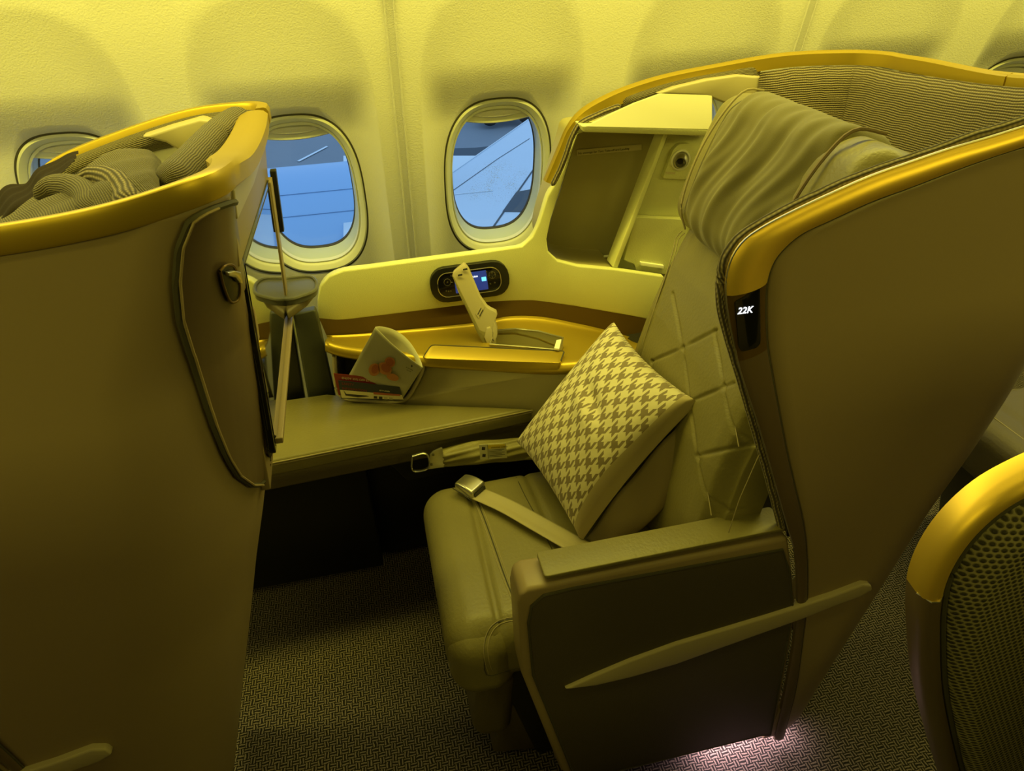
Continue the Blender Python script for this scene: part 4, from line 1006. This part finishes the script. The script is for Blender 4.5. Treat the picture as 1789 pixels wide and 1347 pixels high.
def pside(name, sgn, T, m, mod=True):
    n = 80; G = []; UV = []
    for a in np.linspace(-1, 1, n):
        row = []; ur = []
        for b in np.linspace(-1, 1, n):
            P, h = pil(a, b, sgn, T)
            if sgn > 0:
                cr = ((a-.22)/.22)**2+((b-.12-.25*(a-.2))/.55)**2
                h -= .016*math.exp(-(((a-.25+.25*b)/.10)**2))*math.exp(-((b-.05)/.28)**2)
                h += .006*math.exp(-(((a-.08+.25*b)/.12)**2))*math.exp(-((b-.05)/.4)**2)
                h += .003*math.sin(6*a+5*b)*(1-a*a)*(1-b*b)+.006*max(0, a-.5)*math.sin(11*b+2)*(1-b*b)
            else:
                h += .006*math.sin(5*a+7*b)*(1-a*a)*(1-b*b)
            row.append(P+sgn*nrm*h); ur.append(((b+1)*.175, (a+1)*.19))
        G.append(row); UV.append(ur)
    return grid_obj(name, np.array(G), m, pw, uv=np.array(UV), auto=False)
pside('front_cover', 1, .085, 'houndstooth')
pside('back_cover', -1, .062, 'tan_cloth')
# open flap of the pillow case along the lower right side
def edge_pt(t):  # along bottom corner -> right corner
    return pil(-1+2*t, 1, 1, 0)[0]
G = []
acr = (q[2]-q[1]); acr /= np.linalg.norm(acr)
for t in np.linspace(-.02, 1.0, 50):
    p = edge_pt(min(max(t, 0), 1)); row = []
    w_ = .105*math.sin(math.pi*min(1, max(0, t*.92+.05)))**.5+.006
    for s in np.linspace(0, 1, 14):
        row.append(p-nrm*(.030+.075*s*math.sin(math.pi*t*.9+.2)+.004*math.sin(16*t+4*s))+acr*(w_*math.sin(s*1.6)*.62)+np.array((0, 0, -.018*s*math.sin(math.pi*t))))
    G.append(row)
grid_obj('case_flap', np.array(G), 'tan_cloth', pw, auto=False, solid=.0015)
G = []
for a in np.linspace(-1, 1, 60):
    row = []
    for b in np.linspace(.90+.025*math.sin(3*a), 1.0, 8):
        P, h = pil(a, b, 1, .085); row.append(P+nrm*(h+.0028))
    P, h = pil(a, 1, 1, 0); row += [P+acr*.004-nrm*.004, P+acr*.006-nrm*.012]
    G.append(row)
grid_obj('hem', np.array(G), 'hem_cloth', pw, auto=False)

# ============================================================ seat belt
bl = empty('seat_belt', AZ(820, 860, .483), 'seat belt strap with silver lift-flap buckle lying across the cushion', 'seat belt')
path = smooth_path([AZ(835, 862, .492), AZ(880, 885, .490), AZ(940, 920, .489), AZ(1000, 952, .487), AZ(1050, 975, .483)], 60)
T = np.gradient(path, axis=0); T /= np.linalg.norm(T, axis=1)[:, None]; A = np.cross(T, (0, 0, 1.)); A /= np.linalg.norm(A, axis=1)[:, None]
G = np.array([[p+a*w+np.array((0, 0, .0035*math.sin(3.2*i/60+w*14)+(.0012 if abs(w) < .02 else 0)+.006*(abs(w)/.023)*math.sin(i/60*3.1))) for w in np.linspace(-.023, .023, 12)] for i, (p, a) in enumerate(zip(path, A))])
grid_obj('strap', G, 'belt', bl, solid=.0015, auto=False)
bc = AZ(820, 850, .498); ba = math.atan2(T[0][1], T[0][0])
def bshape(V):
    V = V.copy(); V[:, 2] += .006*(1-(V[:, 0]/.03)**2)*sstep(-.008, .008, V[:, 2]); V[:, 1] *= 1+.12*np.clip(V[:, 0]/.03, -1, 1); return V
bk = rbox('buckle', bc, (.058, .046, .022), .006, 'metal', bl, res=30, R=rot_z(ba), fn=bshape)
rz = rot_z(ba)
for nm, P_, m_ in (('buckle_slot', [(.031, -.020, -.006), (.031, .020, -.006), (.031, .018, .006), (.031, -.018, .006)], 'black'),):
    prism(nm, [bc+rz@np.array(v) for v in P_], rz@np.array((.001, 0, 0)), m_, bk, bevel=0)
tube('flap_line', [bc+rz@np.array(v) for v in [(-.028, -.0265, .000), (0, -.0262, -.003), (.028, -.0285, -.008)]], .0012, 'black', bk)
ab = empty('airbag_belt', AY(840, 790, 1.345), 'padded leather belt half with steel tongue and warning label, beside the bench', 'seat belt')
rows = [[AY(x, y, Y) for x, y, Y in r] for r in (
    [(770, 785, 1.345), (800, 776, 1.35), (830, 770, 1.35), (870, 768, 1.35), (930, 762, 1.35)],
    [(772, 795, 1.330), (800, 792, 1.33), (830, 790, 1.33), (870, 785, 1.33), (930, 780, 1.33)],
    [(775, 815, 1.325), (800, 814, 1.325), (830, 812, 1.32), (870, 808, 1.32), (930, 803, 1.32)])]
blob('padded_sleeve', rows, 'leather', ab, .010, (0, -1, .4), wr=.003)
prism('tongue_plate', rpoly([AY(x, y, 1.325) for x, y in [(751, 795), (757, 789), (770, 783), (773, 783), (777, 816), (762, 818), (748, 820)]], .002, 3), (0, .004, 0), 'metal', ab, bevel=.001)
tg = [AY(x, y, 1.322) for x, y in [(720, 797), (742, 792), (748, 798), (747, 818), (722, 822)]]
tube('tongue_loop', np.array(tg+[tg[0]]), .0042, 'metal', ab, n=50, flat=.5)
for x, y in ((757, 795), (754, 812)): disc('rivet', AY(x, y, 1.3235), (0, -1, 0), .0028, 'metal_dark', ab, depth=.001)
lb = prism('warning_label', [AY(x, y, 1.312) for x, y in [(837, 777), (884, 774), (886, 800), (839, 803)]], (0, .0008, 0), 'label', ab, bevel=0)
def LB(u, v, off=0): a, b, c, d = [AY(x, y, 1.312) for x, y in [(837, 777), (884, 774), (886, 800), (839, 803)]]; return (a*(1-u)+b*u)*(1-v)+(d*(1-u)+c*u)*v+np.array((0, -.0006-off, 0))
prism('yellow_band', [LB(.32, .06), LB(.96, .06), LB(.96, .30), LB(.32, .30)], (0, .0004, 0), 'label_yellow', lb, bevel=0)
text_obj('label_text', 'WARNING: AIRBAG', LB(.42, .26, .0005), LB(.9, .26)-LB(.42, .26), LB(.42, .1)-LB(.42, .26), .0046, 'ink', lb, depth=.0001)
for k in range(6):
    v = .38+k*.09; prism('text_line', [LB(.34, v, .0002), LB(.92-.1*(k % 2), v, .0002), LB(.92-.1*(k % 2), v+.022, .0002), LB(.34, v+.022, .0002)], (0, .0002, 0), 'ink', lb, bevel=0)
prism('divider_line', [LB(.30, .04), LB(.315, .04), LB(.315, .96), LB(.30, .96)], (0, .0003, 0), 'ink', lb, bevel=0)
for v in (.15, .62): prism('pictogram', [LB(.10, v), LB(.22, v+.03), LB(.20, v+.22), LB(.08, v+.2)], (0, .0003, 0), 'ink', lb, bevel=0)

# ============================================================ literature in the pocket
def fq(x, y, off): return fp(x, y, off)
mn = empty('menu_card', fp(650, 690, .004), 'folded cream menu card with orange biscuit picture leaning out of the pocket', 'menu')
front_q = [(656, 571), (738, 641), (713, 700), (612, 656)]
FR = [fq(656, 572, .03), fq(738, 642, .03), fq(703, 697, .012), fq(606, 662, .010)]
G = []
for s in np.linspace(0, 1, 20):
    row = []
    for t in np.linspace(0, 1, 20):
        p = (FR[0]*(1-s)+FR[1]*s)*(1-t)+(FR[3]*(1-s)+FR[2]*s)*t
        row.append(p-nf*.008*math.sin(math.pi*s)*(1-t))
    G.append(row)
mf = grid_obj('front_leaf', np.array(G), 'paper', mn, solid=.0008, auto=False)
G = []
for s in np.linspace(0, 1, 20):
    row = []
    for t in np.linspace(0, 1, 10):
        p = (FR[0]*(1-s)+FR[1]*s)*(1-t)+(FR[3]*(1-s)+FR[2]*s)*t
        row.append(p+nf*.045*math.sin(math.pi*s)**.8*(1-.8*t)+nf*.002+np.array((0, 0, .004*math.sin(math.pi*s)*(1-t))))
    G.append(row)
grid_obj('back_leaf', np.array(G), 'paper_in', mn, solid=.0008, auto=False)
def MQ(x, y, off=.0035):
    p = fq(x, y, .03); 
    # plane of the leaf
    n = np.cross(FR[1]-FR[0], FR[3]-FR[0]); n /= np.linalg.norm(n); n = n if n[1] < 0 else -n
    return AP(x, y, n, FR[0]+n*(off+.007))
def mdisc(cx, cy, rx, ry, ang, m, off, name):
    P = [MQ(cx+rx*math.cos(t)*math.cos(ang)-ry*math.sin(t)*math.sin(ang), cy+rx*math.cos(t)*math.sin(ang)+ry*math.sin(t)*math.cos(ang), off) for t in np.linspace(0, 2*math.pi, 22, endpoint=False)]
    prism(name, P, (0, .0003, 0), m, mf, bevel=0)
for cx, cy, rx, ry, an in ((654, 646, 10, 11, .3), (672, 644, 13, 10, .5), (686, 659, 11, 6, .3), (681, 633, 9.5, 9, .6)): mdisc(cx, cy, rx, ry, an, 'orange', .001, 'picture_print')
for cx, cy, rx, ry, an in ((655, 645, 6, 8, .3), (674, 643, 9, 7, .7), (681, 633, 7, 6.5, .6)): mdisc(cx, cy, rx, ry, an, 'orange_d', .0015, 'picture_print')
mdisc(719.5, 639.5, 1.2, 2, 0, 'ink', .001, 'emblem')
a_ = MQ(709, 642, .0012); text_obj('menu_text', 'BUSINESS', a_, MQ(727, 651, .0012)-a_, MQ(711, 637, .0012)-a_, .0042, 'ink', mf, depth=.0001)
a_ = MQ(710, 646.5, .0012); text_obj('menu_text', 'CLASS', a_, MQ(727, 655, .0012)-a_, MQ(712, 641, .0012)-a_, .0042, 'ink', mf, depth=.0001)
def card(nm, px, off, m, lab, cat, th=.0012):
    o = empty(nm, fp(640, 698, off), lab, cat); prism('sheet', [fq(x, y, off) for x, y in px], -nf*th, m, o, bevel=0); return o
br_ = card('brochure', [(583, 652), (697, 664), (703, 694), (592, 690)], .013, 'red', 'red sale brochure headed ENJOY 35% OFF STOREWIDE behind the safety card', 'brochure')
def ftext(nm, s, a, b, up, size, m, root, off): 
    p = fq(*a, off); text_obj(nm, s, p, fq(*b, off)-p, fq(*up, off)-p, size, m, root, depth=.0001)
ftext('headline_text', 'ENJOY 35% OFF STOREWIDE', (597, 662), (684, 671), (598, 655), .0083, 'ink_light', br_, .0147)
sf = card('safety_card', [(591, 664), (698, 676), (705, 699), (596, 696)], .018, 'navy', 'dark safety information card in the console pocket, front of the stack', 'safety card')
ftext('title_text', 'SAFETY', (597, 672), (624, 675), (597, 665), .0092, 'red', sf, .0197)
ftext('title_text', 'INFORMATION', (598, 680), (653, 686), (598, 673), .0090, 'red', sf, .0197)
ftext('type_text', 'B777-300ER', (663, 683), (694, 687), (663, 678), .0052, 'label', sf, .0197)
prism('lower_print', [fq(x, y, .0194) for x, y in [(594, 681), (650, 686), (702, 690), (705, 698), (597, 695)]], -nf*.0003, 'sticker', sf, bevel=0)
prism('print_band', [fq(x, y, .0199) for x, y in [(652, 685), (699, 689), (700, 692), (653, 689)]], -nf*.0003, 'orange_d', sf, bevel=0)
prism('plane_print', [fq(x, y, .0199) for x, y in [(600, 682), (605, 688), (640, 691), (645, 692.5), (625, 694), (604, 691)]], -nf*.0003, 'ink', sf, bevel=0)
for k in range(4): prism('icon_print', [fq(x+k*9, y+k*.7, .0199) for x, y in [(653, 692), (659, 692.4), (659, 696.5), (653, 696)]], -nf*.0003, 'ink' if k < 2 else 'stripe', sf, bevel=0)

# ============================================================ centre seat wing, bottom right
YN = .42
cs = empty('centre_seat_wing', AY(1700, 1340, YN), 'near seat wing with honeycomb fabric and gold edge at the lower right corner', 'airplane seat')
edge_ = smooth_path([AY(x+16, y, YN) for x, y in [(1960, 770), (1870, 798), (1789, 832), (1725, 868), (1670, 915), (1630, 965), (1603, 1020), (1594, 1070), (1594, 1130), (1600, 1210), (1620, 1300), (1640, 1370), (1660, 1440)]], 120)
cut_i = int(np.argmin(np.linalg.norm(edge_-AY(1594, 1058, YN), axis=1)))
def inset(P, w): 
    T = np.gradient(P, axis=0); T /= np.linalg.norm(T, axis=1)[:, None]; N_ = np.cross(T, (0, 1, 0)); s = np.sign(N_[len(P)//2][0]); return N_*s*w
NI = inset(edge_, 1.0)
def rimband(nm, i0, i1, m):
    G = []
    for p, n_ in zip(edge_[i0:i1], NI[i0:i1]):
        G.append([p+n_*w+np.array((0, y, 0)) for w, y in ((.002, .03), (0, .012), (.001, .002), (.006, -.006), (.013, -.008), (.020, -.005), (.023, .002), (.023, .02))])
    return grid_obj(nm, np.array(G), m, cs, auto=False)
rimband('gold_rim', 0, cut_i+1, 'gold'); rimband('lower_rim', cut_i, len(edge_), 'taupe_dark')
tube('rim_joint', [edge_[cut_i]+NI[cut_i]*w+np.array((0, y, 0)) for w, y in ((0, .01), (.006, -.0065), (.013, -.009), (.022, -.002))], .0012, 'metal', cs, seg=6)
G = []; UV = []
for i, (p, n_) in enumerate(zip(edge_, NI)):
    row = []; tgt = np.array((.95, YN+.02, p[2]*.25+.45))
    for t in np.linspace(0, 1, 40):
        a_ = p+n_*(.026); b_ = a_*(1-t)+tgt*t
        row.append(b_+np.array((0, .008-.030*min(1, t*9)**.5, 0)))
    G.append(row)
G = np.array(G); UV = G[..., [0, 2]]
grid_obj('fabric_lining', G, 'honeycomb', cs, uv=UV, auto=False)
tube('fabric_piping', edge_+NI*.026+np.array((0, -.001, 0)), .004, 'line', cs, seg=8)
grid_obj('outer_shell', np.array([[p+n_*w+np.array((0, .03, 0)) for w in (.004, .1, .35)] for p, n_ in zip(edge_, NI)]), 'taupe', cs, auto=False)

# ============================================================ row behind
rb = empty('rear_seat', (1.75, 1.05, 0), 'dark leather seat of the row behind, glimpsed at the right edge', 'airplane seat')
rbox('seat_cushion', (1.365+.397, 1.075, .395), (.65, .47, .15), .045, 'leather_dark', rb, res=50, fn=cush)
prism('seat_base', [(1.60, .86, .0), (2.02, .86, .0), (2.06, .86, .33), (1.52, .86, .33)], (0, .45, 0), 'black', rb, bevel=.01)
tube('stitching', [(1.5, y, .479) for y in np.linspace(.87, 1.27, 12)], .0015, 'stitch', rb, seg=5)

# unseen stand-ins for the centre seats, added to keep light off the lower shells
prism('light_block_seat', [(1.02, .37, .02), (2.9, .37, .02), (2.9, .37, 1.32), (1.02, .37, 1.32)], (0, -.5, 0), 'taupe_dark', cs, bevel=.02)
for nm, x0, x1, h in (('trim_5', -5, -.45, 1.33), ('trim_6', -.45, .42, .74)):
    o = prism(nm, [(x0, .33, 0), (x1, .33, 0), (x1, .33, h), (x0, .33, h)], (0, -.05, 0), 'taupe_dark', None, bevel=.01); o['kind'] = 'structure'
